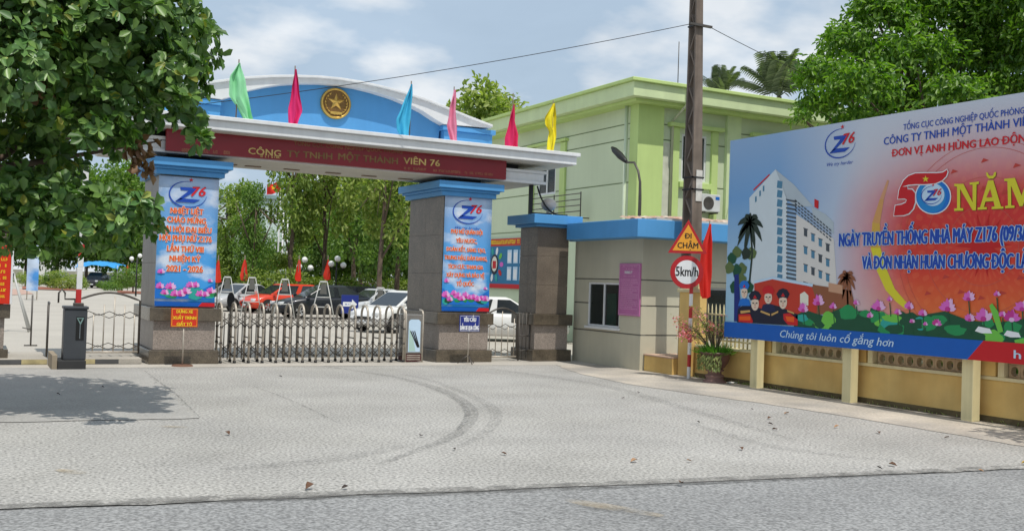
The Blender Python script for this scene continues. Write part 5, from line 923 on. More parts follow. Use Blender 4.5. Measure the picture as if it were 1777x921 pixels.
# palms behind the green building
PM = leafmat('palm_leaf', (.09, .13, .07), (.20, .24, .15), .3, .5)
def palm(label, px, py, dep, r_, seed, nf=15, grp=None):
    r = random.Random(seed); c = Vector(AT(px, py, dep)); t_ = thing('palm_tree', label, 'palm', (c.x, c.y, 0), grp); tube('trunk', t_, [(c.x, c.y, 0), (c.x+.1, c.y, c.z*.5), (c.x, c.y, c.z)], [.22, .17, .13], BARK)
    b = MB(); lv = []
    for k in range(nf):
        a = r.uniform(0, 6.28); el = r.uniform(.65, 1.5); L_ = r_*r.uniform(.8, 1.1); d = Vector((math.cos(a)*math.cos(el), math.sin(a)*math.cos(el), math.sin(el))); P = [c+d*L_*t-Vector((0, 0, 1))*L_*.28*t*t for t in [i/8 for i in range(9)]]; b.tube(P, [.04-.004*i for i in range(9)], PM, 4)
        for i in range(34):
            t = .12+.88*i/34; f_ = t*8; i0 = min(7, int(f_)); p = P[i0].lerp(P[i0+1], f_-i0); ld = (P[i0+1]-P[i0]).normalized(); sd_ = ld.cross(Vector((0, 0, 1))).normalized()*(1 if i % 2 else -1); lv.append((p, sd_*.8+ld*.6+Vector((0, 0, -.35)), Vector((0, 0, 1)), L_*.26*(1-.55*abs(t-.45))))
    f = b.build('frond_ribs', t_); V_ = leaf_arrays(np.array([x[0] for x in lv]), np.array([x[1] for x in lv]), np.array([x[2] for x in lv]), np.array([x[3] for x in lv]), np.array([x[3]*.035 for x in lv]), .1, .35)
    link('crown', leaf_mesh('crown', V_-np.array((c.x, c.y, 0)), [PM]), t_, kind='stuff')
palm('taller palm between green building roof and leafy tree', 1352, 168, 50, 3.0, 3, 20); palm('smaller palm showing over roof beside utility pole', 1250, 162, 52, 1.9, 5, 13)
# ------------------------------------------------------------------ yard trees
YT = [leafmat('yard_leaf_a', (.12, .20, .04), (.31, .38, .10), .4), leafmat('yard_leaf_b', (.07, .15, .03), (.19, .29, .06), .4), leafmat('yard_leaf_c', (.15, .22, .045), (.36, .41, .12), .4)]
def proto_crown(seed, h, w, z0, m_, n_=4200, nc=24, L_=.26):
    rr = np.random.default_rng(seed); P = []; Dd = []; Nn = []
    for k in range(nc):
        t = rr.random(); z = z0+(h-z0)*t; rw = w*(.35+.65*math.sin(math.pi*min(.95, .15+.75*t))); a = rr.random()*6.28; c = np.array([math.cos(a)*rw*rr.random()**.5, math.sin(a)*rw*rr.random()**.5, z]); s = w*rr.uniform(.28, .46); m = n_//nc
        d = unit(rr.normal(size=(m, 3))); P.append(c+d*s*rr.random((m, 1))**.4*np.array([1, 1, .8])); Dd.append(unit(d+rr.normal(size=d.shape)*.8)); Nn.append(unit(d+np.array([0, 0, .8])+rr.normal(size=d.shape)*.4))
    P = np.concatenate(P); return leaf_mesh('crown', leaf_arrays(P, np.concatenate(Dd), np.concatenate(Nn), L_*rr.uniform(.7, 1.3, len(P)), L_*.55*rr.uniform(.7, 1.3, len(P)), .2, .2), [m_])
def proto_trunk(seed, h, r0, nb=8):
    r = random.Random(seed); b = MB(); limb_tree(b, (0, 0, 0), (r.uniform(-.15, .15), 0, h*.85), [(math.cos(a)*h*.2, math.sin(a)*h*.2, h*r.uniform(.5, .95)) for a in [6.28*k/nb for k in range(nb)]], r0, BARK, r); o = b.build('trunk'); me = o.data; me.polygons.foreach_set('use_smooth', [True]*len(me.polygons)); bpy.data.objects.remove(o); return me
protos = [(proto_crown(1, 8., 1.8, 3.0, YT[0], 3000), proto_trunk(1, 8., .17)), (proto_crown(2, 8., 2.4, 2.6, YT[1], 4200, 28), proto_trunk(2, 8., .18)), (proto_crown(3, 8., 2.1, 3.4, YT[2], 3600, 24), proto_trunk(3, 8., .16)), (proto_crown(4, 8., 4.2, 1.2, YT[1], 9000, 36, .36), proto_trunk(4, 8., .2))]
def yard_tree(label, px, dep, h, v, w=1., grp='trees in the yard behind the gate', rot=0.):
    x, y = GAT(px, dep); t_ = thing('yard_tree', label, 'tree', (x, y, 0), grp); s = h/8.
    for nm, me in (('crown', protos[v][0]), ('trunk', protos[v][1])):
        o = link(nm, me, t_, kind='stuff' if nm == 'crown' else None); o.scale = (s*w, s*w, s) if nm == 'crown' else (1, 1, s); o.rotation_euler.z = rot
for i, (lab, px, dep, h, v, w) in enumerate((('slender yard tree nearest the left pillar', 399, 62, 7.3, 0, .9), ('pruned tree with tall bare trunk beside slender yard tree', 441, 59, 6.9, 1, .55), ('yard tree just right of the white flagpoles', 503, 60, 10.5, 0, .62), ('yard tree above the globe lamps in middle of gateway', 560, 62, 10.8, 2, .8), ('leafy yard tree between globe lamps and thick trunk', 612, 70, 10.5, 1, .85), ('yard tree with thickest trunk near right pillar', 662, 54, 10.2, 2, .75), ('pale trunked yard tree touching right pillar', 691, 60, 9.5, 1, .8), ('tall tree rising over the gate beside pink flag', 815, 66, 14.0, 2, 1.0), ('low tree visible behind gate beam end near pier', 872, 60, 9.2, 1, .9))): yard_tree(lab, px, dep, h, v, w, rot=i*1.3)
for i, (px, dep, h) in enumerate(((365, 98, 6.2), (445, 104, 6.8), (535, 96, 8.5), (575, 100, 10.5), (625, 94, 11.), (668, 98, 11.5), (715, 90, 12.), (765, 92, 11.))): yard_tree('dark rear tree, number %s from the left in gateway background row' % ('one two three four five six seven eight'.split()[i]), px, dep, h, 3, .62, 'dark trees closing the yard', i*.8)
for i, (px, dep, h) in enumerate(((-20, 140, 15), (45, 150, 14.5), (100, 146, 15.), (150, 142, 14.5), (200, 138, 15), (250, 132, 14.5), (305, 128, 13))): yard_tree('distant dark tree, number %s from left beyond barrier' % ('one two three four five six seven'.split()[i]), px, dep, h, 3, .8, 'distant trees at far left', i*1.1)
# clipped shrubs
def bush(label, px, dep, w, h, z0, m_, seed, name='shrub', grp='clipped shrubs in the yard'):
    x, y = GAT(px, dep); rr = np.random.default_rng(seed); n_ = 1800; P = []; N_ = []
    for k in range(7):
        c = np.array([rr.uniform(-w*.6, w*.6), rr.uniform(-w*.4, w*.4), z0+h*rr.uniform(.25, .75)]); d = unit(rr.normal(size=(n_//7, 3))); P.append(c+d*np.array([w*.5, w*.5, h*.28])*(.7+.3*rr.random((n_//7, 1)))); N_.append(d)
    P = np.concatenate(P); N_ = np.concatenate(N_); P[:, 2] = np.maximum(P[:, 2], .06); t_ = thing(name, label, 'shrub', (x, y, 0), grp); V_ = leaf_arrays(P, unit(N_+rr.normal(size=N_.shape)), unit(N_+np.array([0, 0, .6])), rr.uniform(.12, .22, len(P)), rr.uniform(.07, .12, len(P)), .2, .2); link('foliage', leaf_mesh('foliage', V_, [m_]), t_, kind='stuff'); tube('stem', t_, [(x, y, 0), (x, y, z0+h*.4)], .07, BARK, 6)
SHR = leafmat('shrub_leaf', (.11, .17, .02), (.24, .30, .05), .3)
for i, (lab, px, dep, w, h, z0) in enumerate((('flat topped shrub behind left pillar banner edge', 388, 60, 1.3, 2.1, .4), ('cloud pruned shrub between two yard trunks', 420, 62, 1.4, 1.5, 1.2), ('broad yellow green shrub behind red car', 470, 57, 2.0, 1.9, .5), ('upper tier shrub below flagpoles', 480, 66, 1.7, 1.2, 2.3), ('shrub left of the globe lamps', 520, 60, 1.3, 1.6, .6), ('shrub between globe lamp posts', 555, 60, 1.2, 1.6, .5), ('bright shrub behind black sedan', 625, 58, 1.7, 1.7, .5), ('shrub beside thick yard trunk', 690, 64, 1.7, 1.8, .4))): bush(lab, px, dep, w, h, z0, SHR, 100+i)
for i, (lab, px, dep, w, h) in enumerate((('round dark shrub left of distant parked car', 96, 100, 1.6, 1.7), ('brownish round shrub beside raised boom', 122, 98, 1.9, 1.8), ('pale shrub left of left pillar', 232, 92, 2.2, 2.6), ('low hedge left of the distant shrubs', 45, 108, 2.4, 1.5), ('low hedge along yard edge beside left pillar', 212, 100, 2.2, 1.2))): bush(lab, px, dep, w, h, 0, YT[(1, 2, 1, 2, 1)[i]], 130+i, grp='shrubs beyond barrier')
# earth beds with brick kerb behind the shrubs
for (pxa, pxb, d0, d1) in ((40, 135, 92, 104), (205, 250, 88, 98)):
    a, c, e, f = GAT(pxa, d0), GAT(pxb, d0), GAT(pxb+4, d1), GAT(pxa, d1); tag(sheet('flower_bed', [a, c, e, f], .06, mat('brick_bed', (.30, .11, .07), .9, var=.2, scale=1.)), kind='structure')
a, c, e, f = GAT(15, 70), GAT(60, 76), GAT(40, 92), GAT(-20, 88); sheet('paved_corner', [a, c, e, f], .02, mat('pink_paving', (.45, .30, .24), .9, var=.12))
# ------------------------------------------------------------------ cars
CGL = mat('car_glass', (.02, .025, .03), .08, spec=.8, var=0); TYR = mat('tyre', (.02, .02, .02), .85); RIM = mat('alloy', (.45, .45, .46), .35, metal=.7); HLT = mat('headlamp', (.7, .72, .74), .12, spec=.7); TLT = mat('tail_lamp', (.4, .02, .02), .2); CHR = mat('black_trim', (.02, .02, .02), .5)
def car(name, label, px, gp, hdg, col, kind='sedan', group='cars parked in the yard', flip=1, dep=None, scale=1.):
    x, y = G(px, gp) if dep is None else GAT(px, dep)
    t_ = thing(name, label, 'car', (0, 0, 0), group); paint = mat('car_paint_'+label.split()[0]+str(int(col[0]*1000)), col, .3, var=.02, coat=.25, spec=.4)
    H_ = {'sedan': 1.46, 'hatch': 1.52, 'suv': 1.70}[kind]; hw = .88 if kind != 'suv' else .93; zb = {'sedan': .92, 'hatch': .96, 'suv': 1.06}[kind]
    if kind == 'sedan': st = [(-2.25, .35, .70, .80), (-2.2, .28, .90, .90), (-1.7, .2, zb+.06, .98), (-.9, .18, zb+.02, 1), (0, .18, zb, 1), (.95, .18, zb, 1), (1.5, .2, zb-.08, .98), (2.0, .24, zb-.2, .9), (2.2, .3, zb-.32, .78), (2.26, .36, .52, .7)]; cab = [(-1.75, -.75), (1.15, .28)]
    else: st = [(-2.05, .4, .8, .84), (-2.0, .3, zb, .92), (-1.5, .2, zb+.02, .99), (0, .18, zb, 1), (.95, .18, zb, 1), (1.5, .2, zb-.06, .98), (1.95, .25, zb-.18, .9), (2.13, .32, zb-.32, .78), (2.18, .4, .55, .7)]; cab = [(-2.0, -1.62), (1.2, .25)]
    b = MB(); n_ = 12; vs = []
    for (X, zl, zt, f) in st:
        w = hw*f; h_ = [(w*.78, zl), (w*.97, zl+.1), (w, (zl+zt)/2), (w*.985, zt-.1), (w*.90, zt-.015), (w*.5, zt+.02)]; vs += [(X, yy, z) for yy, z in h_]+[(X, -yy, z) for yy, z in h_[::-1]]
    b.add(vs, [(i*n_+k, i*n_+(k+1) % n_, (i+1)*n_+(k+1) % n_, (i+1)*n_+k) for i in range(len(st)-1) for k in range(n_)]+[tuple(range(n_)), tuple((len(st)-1)*n_+k for k in range(n_))], paint); bd = b.build('body', t_, smooth=True)
    (rb0, rt0), (fb0, ft0) = cab; zr = H_; wb, wt = hw*.93, hw*.70; b = MB()
    ring = [(rb0, wb*.9, zb), (rb0, -wb*.9, zb), (fb0, -wb*.92, zb-.02), (fb0, wb*.92, zb-.02), (rt0, wt, zr-.05), (rt0, -wt, zr-.05), (ft0, -wt, zr-.05), (ft0, wt, zr-.05), (rt0+.12, wt*.75, zr), (rt0+.12, -wt*.75, zr), (ft0-.15, -wt*.75, zr+.0), (ft0-.15, wt*.75, zr)]
    b.add(ring, [(0, 1, 5, 4), (1, 2, 6, 5), (2, 3, 7, 6), (3, 0, 4, 7), (4, 5, 9, 8), (5, 6, 10, 9), (6, 7, 11, 10), (7, 4, 8, 11), (8, 9, 10, 11)], paint); b.build('cabin', t_, bevel=.03)
    def pane(nm, q, s=.88, off=.012):
        q = [Vector(p) for p in q]; c = sum(q, Vector())/4; n_v = (q[1]-q[0]).cross(q[3]-q[0]).normalized(); n_v = n_v if n_v.dot(c-Vector((0, 0, .9))) > 0 else -n_v; bb_ = MB(); bb_.add([c+(p-c)*s+n_v*off for p in q], [(0, 1, 2, 3)], CGL); bb_.build(nm, t_)
    R = ring; pane('windscreen', [R[2], R[3], R[7], R[6]], .9); pane('rear_window', [R[0], R[1], R[5], R[4]], .82)
    for s in (1, -1):
        B0, B1 = Vector((rb0, s*wb*.9, zb)), Vector((fb0, s*wb*.92, zb-.02)); T0, T1 = Vector((rt0, s*wt, zr-.05)), Vector((ft0, s*wt, zr-.05)); f1 = .5
        for (a0, a1) in ((.04, .47), (.52, .97)): pane('side_window', [B0.lerp(B1, a0), B0.lerp(B1, a1), T0.lerp(T1, a1), T0.lerp(T1, a0)], .88)
        b = MB(); b.box(.95, 1.12, s*(hw+.05)-.07, s*(hw+.05)+.07, zb-.02, zb+.12, paint); b.build('mirror', t_, bevel=.03)
        for X in (-1.32, 1.38):
            b = MB(); c = [(r_, o) for r_, o in ((.20, .10), (.31, .10), (.325, .06), (.325, -.1))]; nn_ = 20; vv = [(X+r_*math.cos(2*math.pi*k/nn_), s*(hw-.10+o), .325+r_*math.sin(2*math.pi*k/nn_)) for r_, o in c for k in range(nn_)]
            b.add(vv, [(i*nn_+k, i*nn_+(k+1) % nn_, (i+1)*nn_+(k+1) % nn_, (i+1)*nn_+k) for i in range(3) for k in range(nn_)], TYR); w_ = b.build('wheel', t_, smooth=True)
            b = MB(); vv = [(X+r_*math.cos(2*math.pi*k/10), s*(hw+.01+(0 if r_ > .1 else -.02)), .325+r_*math.sin(2*math.pi*k/10)) for r_ in (.2 , .05) for k in range(10)]; b.add(vv, [(k, (k+1) % 10, 10+(k+1) % 10, 10+k) for k in range(0, 10, 2)]+[tuple(range(10, 20))], RIM); b.build('rim', w_)
            b = MB(); vv = [(X+r_*math.cos(math.pi*k/12), s*(hw*1.004), .325+r_*math.sin(math.pi*k/12)) for r_ in (.40, .30) for k in range(13)]; b.add(vv, [(k, k+1, 13+k+1, 13+k) for k in range(12)], CHR); b.build('wheel_arch', t_)
        fx_ = st[-2][0]; b = MB(); b.box(fx_-.22, fx_+.02, min(s*.42, s*.7), max(s*.42, s*.7), zb-.36, zb-.22, HLT); b.build('headlight', t_, bevel=.03)
        b = MB(); rx_ = st[0][0]; b.box(rx_-.01, rx_+.25, min(s*.5, s*.76), max(s*.5, s*.76), zb-.22, zb-.08, TLT); b.build('tail_light', t_, bevel=.03)
    fx_ = st[-1][0]; b = MB(); b.box(fx_-.1, fx_+.012, -.42, .42, .48, .58, CHR); b.build('grille', t_, bevel=.01); b = MB(); b.box(fx_-.05, fx_+.02, -.26, .26, .36, .46, HLT); b.build('number_plate', t_)
    vx, vy = x, y; L_ = math.hypot(vx, vy); tow = Vector((-vx/L_, -vy/L_)); left = Vector((-vy/L_, vx/L_)); A = math.radians(hdg); h = left*math.cos(A)+tow*math.sin(A)
    t_.location = (x, y, 0.0); t_.rotation_euler.z = math.atan2(h.y, h.x); t_.scale = (scale,)*3; return t_
car('parked_car', 'black sedan behind the tallest white trestle', 562, 552, 20, (.010, .012, .018), 'sedan', scale=1.08); car('parked_car', 'orange red hatchback between silver cars', 492, 544, 32, (.60, .05, .02), 'hatch', dep=54)
car('parked_car', 'silver sedan nearest the left pillar', 422, 545, 42, (.42, .43, .44), 'sedan', dep=55); car('parked_car', 'grey car half hidden behind red hatchback', 385, 545, 40, (.25, .26, .27), 'hatch', dep=60)
car('parked_car', 'silver grey sedan tucked behind black sedan', 515, 545, 30, (.35, .37, .40), 'sedan', dep=57); car('parked_car', 'maroon off road car behind blue arrow sign', 640, 545, 150, (.16, .02, .03), 'suv', dep=60)
car('parked_car', 'pale silver car between blue arrow sign and white car', 655, 545, 40, (.48, .50, .53), 'sedan', dep=50); car('parked_car', 'white car partly hidden by right pillar', 702, 572, 48, (.72, .72, .71), 'hatch', dep=38.5)
car('parked_car', 'white saloon behind small right hand gate', 872, 590, 182, (.72, .71, .68), 'sedan', dep=34.5); car('parked_car', 'dark car under the blue tarpaulin', 168, 500, 75, (.02, .02, .025), 'suv', dep=112); car('parked_car', 'black car beside the blue tarpaulin', 192, 500, 70, (.02, .025, .05), 'sedan', dep=116)
car('parked_car', 'dark blue car behind tail of black sedan', 600, 545, 25, (.02, .035, .09), 'hatch', dep=55); car('parked_car', 'white hatchback in rear row behind red hatchback', 455, 545, 30, (.62, .62, .61), 'hatch', dep=61); car('parked_car', 'grey sedan in rear row near globe lamps', 545, 545, 28, (.20, .21, .22), 'sedan', dep=60)
# blue tarpaulin shelter
x, y = GAT(175, 113); tp = thing('tarpaulin_shelter', 'bright blue tarpaulin shelter over distant parked cars', 'shelter', (x, y, 0)); b = MB(); vs = []; n_ = 8; rv = Vector((math.cos(.3), -math.sin(.3), 0)); fv = Vector((math.sin(.3), math.cos(.3), 0))
for j in range(n_+1):
    for i in range(n_+1): u, v = i/n_-.5, j/n_-.5; p = Vector((x, y, 0))+rv*u*4.4+fv*v*4.5; vs.append((p.x, p.y, 2.55+.35*math.cos(u*3)-.55*(v < -.3)*(-.3-v)*4+.08*math.sin(i*2.3+j*1.7)))
b.add(vs, [(j*(n_+1)+i, j*(n_+1)+i+1, (j+1)*(n_+1)+i+1, (j+1)*(n_+1)+i) for j in range(n_) for i in range(n_)], mat('blue_tarpaulin', (.03, .28, .62), .5, var=.15, scale=2)); b.build('tarpaulin', tp, smooth=True)
for (u, v) in ((-.48, -.45), (.48, -.45), (-.48, .45), (.48, .45)): p = Vector((x, y, 0))+rv*u*4.4+fv*v*4.5; tube('post', tp, [(p.x, p.y, 0), (p.x, p.y, 2.5)], .04, STEEL, 6)
# white trestles standing in the yard
TRM = mat('white_steel', (.50, .50, .48), .5, var=.1)
def trestle(label, px, dep, top_py, w=.95, grp='white steel trestles in the yard', wt=.30):
    x, y = GAT(px, dep); zt = AT(px, top_py, dep)[2]; L_ = math.hypot(x, y); rt = Vector((y/L_, -x/L_, 0)); bk = Vector((x/L_, y/L_, 0)); c = Vector((x, y, 0)); t_ = thing('trestle', label, 'trestle', (x, y, 0), grp)
    for s in (-1, 1):
        tube('leg', t_, [c+rt*s*w/2-bk*.3, c+rt*s*wt/2+Vector((0, 0, zt))], .018, TRM, 6); tube('leg', t_, [c+rt*s*w/2*1.05+bk*.35, c+rt*s*wt/2+Vector((0, 0, zt))], .018, TRM, 6)
    tube('top_bar', t_, [c-rt*wt/2+Vector((0, 0, zt)), c+rt*wt/2+Vector((0, 0, zt))], .04, TRM, 6)
    for f in (.38, .62): tube('cross_bar', t_, [c-rt*(w/2*(1-f)+wt/2*f)-bk*.3*(1-f)+Vector((0, 0, zt*f)), c+rt*(w/2*(1-f)+wt/2*f)-bk*.3*(1-f)+Vector((0, 0, zt*f))], .022, TRM, 6)
    b = MB(); q = [c-rt*wt*.33+Vector((0, 0, zt*.96)), c+rt*wt*.33+Vector((0, 0, zt*.96)), c+rt*wt*.5+Vector((0, 0, zt*.7)), c-rt*wt*.5+Vector((0, 0, zt*.7))]; b.add([p-bk*.02 for p in q], [(0, 1, 2, 3)], mat('grey_mesh', (.12, .12, .11), .8)); b.build('panel', t_); return t_
for lab, px, dep, ty in (('tallest white trestle standing before black sedan', 562, 44, 489), ('white trestle in front of orange red hatchback', 495, 46, 485), ('white trestle between silver sedan and red hatchback', 438, 48, 482), ('white trestle closest to left pillar', 395, 48, 481), ('white trestle before white car near right pillar', 661, 42, 500)): trestle(lab, px, dep, ty, .95 if 'tall' not in lab else 1.05)
x, y = GAT(38, 30.5); tl_ = thing('trestle', 'white leaning frame beside far left pier', 'trestle', (x, y, 0)); 
for o_ in ((-.35, .0), (.12, .4)): tube('leg', tl_, [(x+.25+o_[1]*.2, y+o_[1], 0), (x-.22, y+o_[1]*.5, 1.75)], .03, TRM, 6); tube('leg', tl_, [(x-.5, y+o_[1], 0), (x-.22, y+o_[1]*.5, 1.75)], .03, BLACK, 6)
tube('cross_bar', tl_, [(x-.22, y-.1, 1.75), (x-.22, y+.3, 1.75)], .03, TRM, 6)
# signs and lamps in the yard
x, y = GAT(611, 41.5); ys = thing('direction_sign', 'dark blue sign with white arrow beside black sedan', 'sign', (x, y, 0)); pl_ = Plane('Y', y-.03); cz_ = AT(611, 529, 41.5)[2]; box('board', ys, x-.42, x+.30, y-.028, y, cz_-.34, cz_+.40, BS, .005); P = Print(pl_); P.poly([(x-.36, cz_-.06), (x+.02, cz_-.06), (x+.02, cz_-.17), (x+.24, cz_+.03), (x+.02, cz_+.23), (x+.02, cz_+.12), (x-.36, cz_+.12)], iWHITE, 1, px=False); marks(P, (x-.3, cz_), (x+.0, cz_), .06, iBLUE, 2, px=False); P.build('painted_arrow', ys); tube('post', ys, [(x-.06, y+.02, 0), (x-.06, y+.02, cz_)], .025, STEEL, 6)
x, y = GAT(402, 25.5); ds = thing('stop_paddle', 'black oval paddle sign just behind folding gate near left pillar', 'sign', (x, y, 0)); tube('post', ds, [(x, y, 0), (x, y, 1.1)], .02, STEELD, 6); b = MB(); zz = AT(402, 521, 25.5)[2]; b.prism([(x+.095*math.cos(2*math.pi*i/20), zz+.20*max(-.8, math.sin(2*math.pi*i/20))) for i in range(20)], 1, y-.03, y-.01, BLACK); b.build('paddle', ds)
GLO = mat('white_globe', (.8, .8, .78), .25, var=0)
def globe_post(label, px, py, dep, offs):
    c = AT(px, py, dep); t_ = thing('globe_lamp_post', label, 'lamp', (c[0], c[1], 0), 'globe lamp posts in the yard'); tube('pole', t_, [(c[0], c[1], 0), (c[0], c[1], c[2]+.1)], [.07, .04], BLACK, 8)
    for (o, z) in offs: b = MB(); b.sphere((c[0]+o, c[1], c[2]+z), .17, GLO, 8); b.build('globe', t_, smooth=True); tube('arm', t_, [(c[0], c[1], c[2]-.3), (c[0]+o, c[1], c[2]+z-.2)], .025, BLACK, 5)
globe_post('lamp post with two white globes left of yard centre', 521, 458, 58, [(-.05, -.15), (.25, .25), (.6, -.2)]); globe_post('lamp post with white globes above blue arrow sign', 584, 458, 57, [(-.3, .0), (.4, -.05), (.05, .3)]); globe_post('lamp post with white globes beside left pillar', 238, 449, 80, [(-.4, .0), (.2, .25), (.5, -.1)])
# red flags along the yard and the national flag
for lab, px, dep, zt in (('red flag behind edge of left pillar banner', 378, 52, 2.5), ('red flag behind silver sedan', 424, 56, 2.6), ('red flag below two globe lamp', 518, 55, 2.7), ('orange red flag left of arrow sign', 568, 58, 2.4), ('red flag beside blue tarpaulin', 222, 100, 3.6)):
    x, y = GAT(px, dep); zt_ = AT(px, 446 if px != 222 else 456, dep)[2]; hanging_flag(lab, x, y, 0, zt_+.1, zt_-.15, zt_-1.25, [(0, -.04), (.4, -.12), (.8, -.18), (1, -.15)], [(0, .04), (.5, .09), (1, .14)], (.60, .03, .012), 'red flags in the yard', 0., 1., n=10, mm=6, staff=.03)
FP = mat('white_flagpole', (.7, .7, .7), .4)
for i, (px, dep, ht) in enumerate(((481, 74, 318), (488, 76, 372), (496, 78, 376))):
    x, y = GAT(px, dep); z = AT(px, ht, dep)[2]; o = thing('flagpole', ('tallest white flagpole, carrying the national flag', 'white flagpole in the middle of three', 'white flagpole right of three beside yard trunk')[i], 'flagpole', (x, y, 0), 'white flagpoles'); tube('pole', o, [(x, y, 0), (x, y, z)], [.07, .045], FP, 8); b = MB(); b.sphere((x, y, z+.05), .09, FP, 6); b.build('finial', o)
x, y = GAT(481, 74); zf = AT(481, 322, 74)[2]; nf = thing('national_flag', 'red national flag with yellow star flying under gate beam', 'flag', (x, y, zf)); b = MB(); vs = []; n_ = 12
rt = Vector((y, -x, 0)).normalized()
for j in range(7):
    for i in range(n_+1): s = i/n_; p = Vector((x, y, zf+.25))-rt*s*.95+Vector((0, 0, -.75*(j/6)-.25*s*s+.06*math.sin(s*8)))+Vector((-x, -y, 0)).normalized()*.12*math.sin(s*9+j*.5); vs.append(p)
b.add(vs, [(j*(n_+1)+i, j*(n_+1)+i+1, (j+1)*(n_+1)+i+1, (j+1)*(n_+1)+i) for j in range(6) for i in range(n_)], mat('flag_red', (.65, .02, .01), .7)); b.build('cloth', nf, smooth=True)
b = MB(); cc_ = Vector((x, y, zf-.18))-rt*.5+Vector((-x, -y, 0)).normalized()*.3; st5 = [cc_+rt*(.17*(1 if i % 2 == 0 else .4)*math.sin(math.pi*i/5))+Vector((0, 0, .2*(1 if i % 2 == 0 else .4)*math.cos(math.pi*i/5))) for i in range(10)]; b.add(st5, [tuple(range(10))], mat('flag_yellow', (.85, .6, .02), .7)); b.build('star', nf)
# far buildings
FB = mat('pale_turquoise_wall', (.52, .62, .58), .8, var=.05, streak=.05)
def far_building(label, px0, px1, dep, top_py, floors, m_):
    a, c = Vector(GAT(px0, dep)), Vector(GAT(px1, dep+2)); h = AT((px0+px1)/2, top_py, dep)[2]; d = (c-a); L_ = d.length; d.normalize(); nrm = Vector((-d.y, d.x)); t_ = thing('far_building', label, 'building', ((a.x+c.x)/2, (a.y+c.y)/2, 0))
    def slab(nm, u0, u1, v0, v1, z0, z1, mm):
        b = MB(); q = [a+d*u0+nrm*v0, a+d*u1+nrm*v0, a+d*u1+nrm*v1, a+d*u0+nrm*v1]; b.add([(p.x, p.y, z) for z in (z0, z1) for p in q], [(3, 2, 1, 0), (4, 5, 6, 7), (0, 1, 5, 4), (1, 2, 6, 5), (2, 3, 7, 6), (3, 0, 4, 7)], mm); return b.build(nm, t_)
    slab('wall', 0, L_, 0, 8, 0, h-.4, m_); slab('roof', -.4, L_+.4, -.4, 8.4, h-.4, h, mat('grey_blue_roof', (.22, .32, .33), .6))
    nw = max(2, int(L_/2.6))
    for f in range(floors):
        for k in range(nw): u = L_*(k+.5)/nw; z = (h-.6)*(f+.35)/floors; w = slab('window', u-.5, u+.5, -.03, -.005, z, z+1.2, WHITE); slab('pane', u-.42, u+.42, -.045, -.031, z+.08, z+1.12, CGL)
far_building('pale turquoise building behind the flagpoles', 372, 505, 112, 336, 3, FB); far_building('white walled building behind distant trees at left', 40, 110, 165, 415, 2, mat('white_wall', (.65, .66, .64), .8, var=.05)); far_building('low grey building glimpsed right of flagpole trunk', 500, 620, 125, 400, 2, FB)
x, y = GAT(58, 62); st = thing('banner_stand', 'blue and white banner stand beyond barrier at left', 'banner', (x, y, 0)); box('panel', st, x-.35, x+.3, y-.02, y, .55, 3.3, mat('banner_blue', (.06, .25, .6), .5, var=.3, scale=1.2, col2=(.5, .6, .75)), 0); [tube('leg', st, [(x+o, y+.03, 0), (x+o, y+.03, 3.2)], .03, STEEL, 6) for o in (-.3, .25)]
x, y = G(53, 600); pt = thing('marker_post', 'thin grey marker post on yard concrete at left', 'post', (x, y, 0)); tube('post', pt, [(x, y, 0), (x, y, 1.25)], .02, STEELD, 6); tube('foot', pt, [(x-.15, y, .015), (x+.15, y, .015)], .015, STEELD, 6); tube('arm', pt, [(x, y, .4), (x-.2, y, .45)], .012, STEELD, 6)
# ------------------------------------------------------------------ fallen leaves
DL = [mat('dry_leaf_%s' % w, c, .8, var=.2, scale=30) for w, c in (('brown', (.11, .055, .03)), ('tan', (.34, .20, .11)), ('dark', (.035, .025, .02)), ('yellow', (.45, .30, .06)))]
lms = []
for i in range(4): lms.append(leaf_mesh('fallen_leaf', leaf_arrays(np.zeros((1, 3)), np.array([[1., 0, .12]]), np.array([[0, 0, 1.]]), np.array([.16]), np.array([.10]), .35, -.12), [DL[i]]))
fl = [(733, 757, 2), (876, 790, 2), (1094, 803, 1), (1308, 712, 2), (1332, 728, 0), (1342, 738, 2), (1339, 746, 0), (1360, 719, 1), (1447, 743, 1), (1526, 753, 0), (1638, 761, 0), (1288, 782, 0), (1201, 802, 1), (1185, 840, 0), (1532, 816, 2), (1557, 810, 0), (1772, 806, 3), (1708, 820, 1), (398, 756, 0), (1078, 692, 0), (880, 790, 0), (105, 686, 2), (180, 673, 2), (592, 850, 2), (790, 782, 2), (1214, 735, 2), (530, 851, 0), (1110, 682, 2), (490, 655, 2)]
ORD = 'first second third fourth fifth sixth seventh eighth ninth tenth eleventh twelfth thirteenth'.split(); CNT = [0]*4
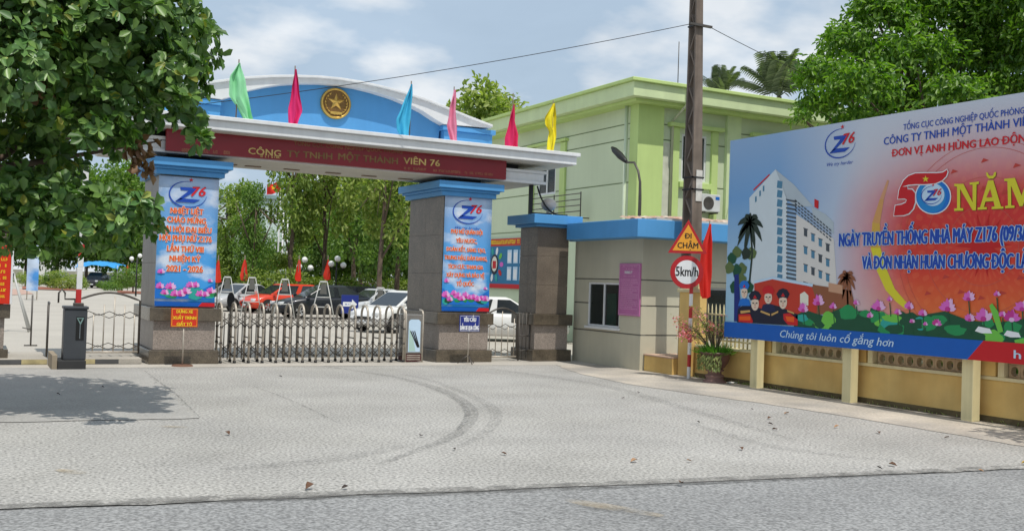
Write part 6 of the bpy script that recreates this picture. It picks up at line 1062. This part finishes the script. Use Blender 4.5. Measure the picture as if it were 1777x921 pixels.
for i, (px, py, v) in enumerate(sorted(fl)):
    x, y = G(px, py); o = link('fallen_leaf', lms[v]); o.location = (x, y, .014); o.rotation_euler = (random.uniform(-.25, .25), random.uniform(-.15, .15), random.uniform(0, 6.28)); s = random.uniform(.4, .75) if v != 2 else random.uniform(.3, .5); o.scale = (s, s, s)
    tag(o, ('dry brown leaf on the forecourt, %s brown one from the left', 'pale tan dry leaf on the forecourt, %s tan one from the left', 'small dark dry leaf on the forecourt, %s dark one from the left', 'yellow dry leaf at right edge of the forecourt, %s yellow one')[v] % ORD[CNT[v]], 'leaf', 'fallen leaves on the forecourt'); CNT[v] += 1
LIT = mat('litter_white', (.7, .7, .68), .6); x, y = G(1272, 665); b = MB(); b.box(x-.12, x+.12, y-.05, y+.04, .007, .035, LIT); tag(b.build('litter', bevel=.01), 'white scrap of litter beside the brown urn', 'litter')
# invented hedge behind the boundary wall, keeps lit ground out of the block holes
rr = np.random.default_rng(66); n_ = 5000; P = np.stack([rr.uniform(14.75, 15.5, n_), rr.uniform(6.0, 16.4, n_), rr.random(n_)**.7*1.5+.05], 1); nh = unit(rr.normal(size=(n_, 3))+np.array([-.6, 0, .5])); hg = thing('hedge', 'added dark green hedge that darkens the holes of the perforated wall blocks', 'hedge', (15.1, 11, 0)); link('foliage', leaf_mesh('foliage', leaf_arrays(P, unit(rr.normal(size=(n_, 3))), nh, rr.uniform(.1, .2, n_), rr.uniform(.06, .1, n_))-np.array([15.1, 11, 0]), [YT[1]]), hg, kind='stuff'); tube('stem', hg, [(15.1, 11, 0), (15.1, 11, .8)], .05, BARK, 6)
# weeds along the foot of the wall
b = MB(); R_ = random.Random(8)
for i in range(240):
    y = R_.uniform(8, 18.2) if i < 150 else R_.gauss(16.1, .25); p = Vector((WX-R_.uniform(.01, .10), y, .005)); quadleaf(b, p, Vector((R_.gauss(-.3, .5), R_.gauss(0, .5), 1)), Vector((1, 0, 0)), R_.uniform(.03, .09), .02, LB)
tag(b.build('wall_weeds', fix=False), 'small weeds along foot of the yellow wall', 'weeds', kind='stuff')
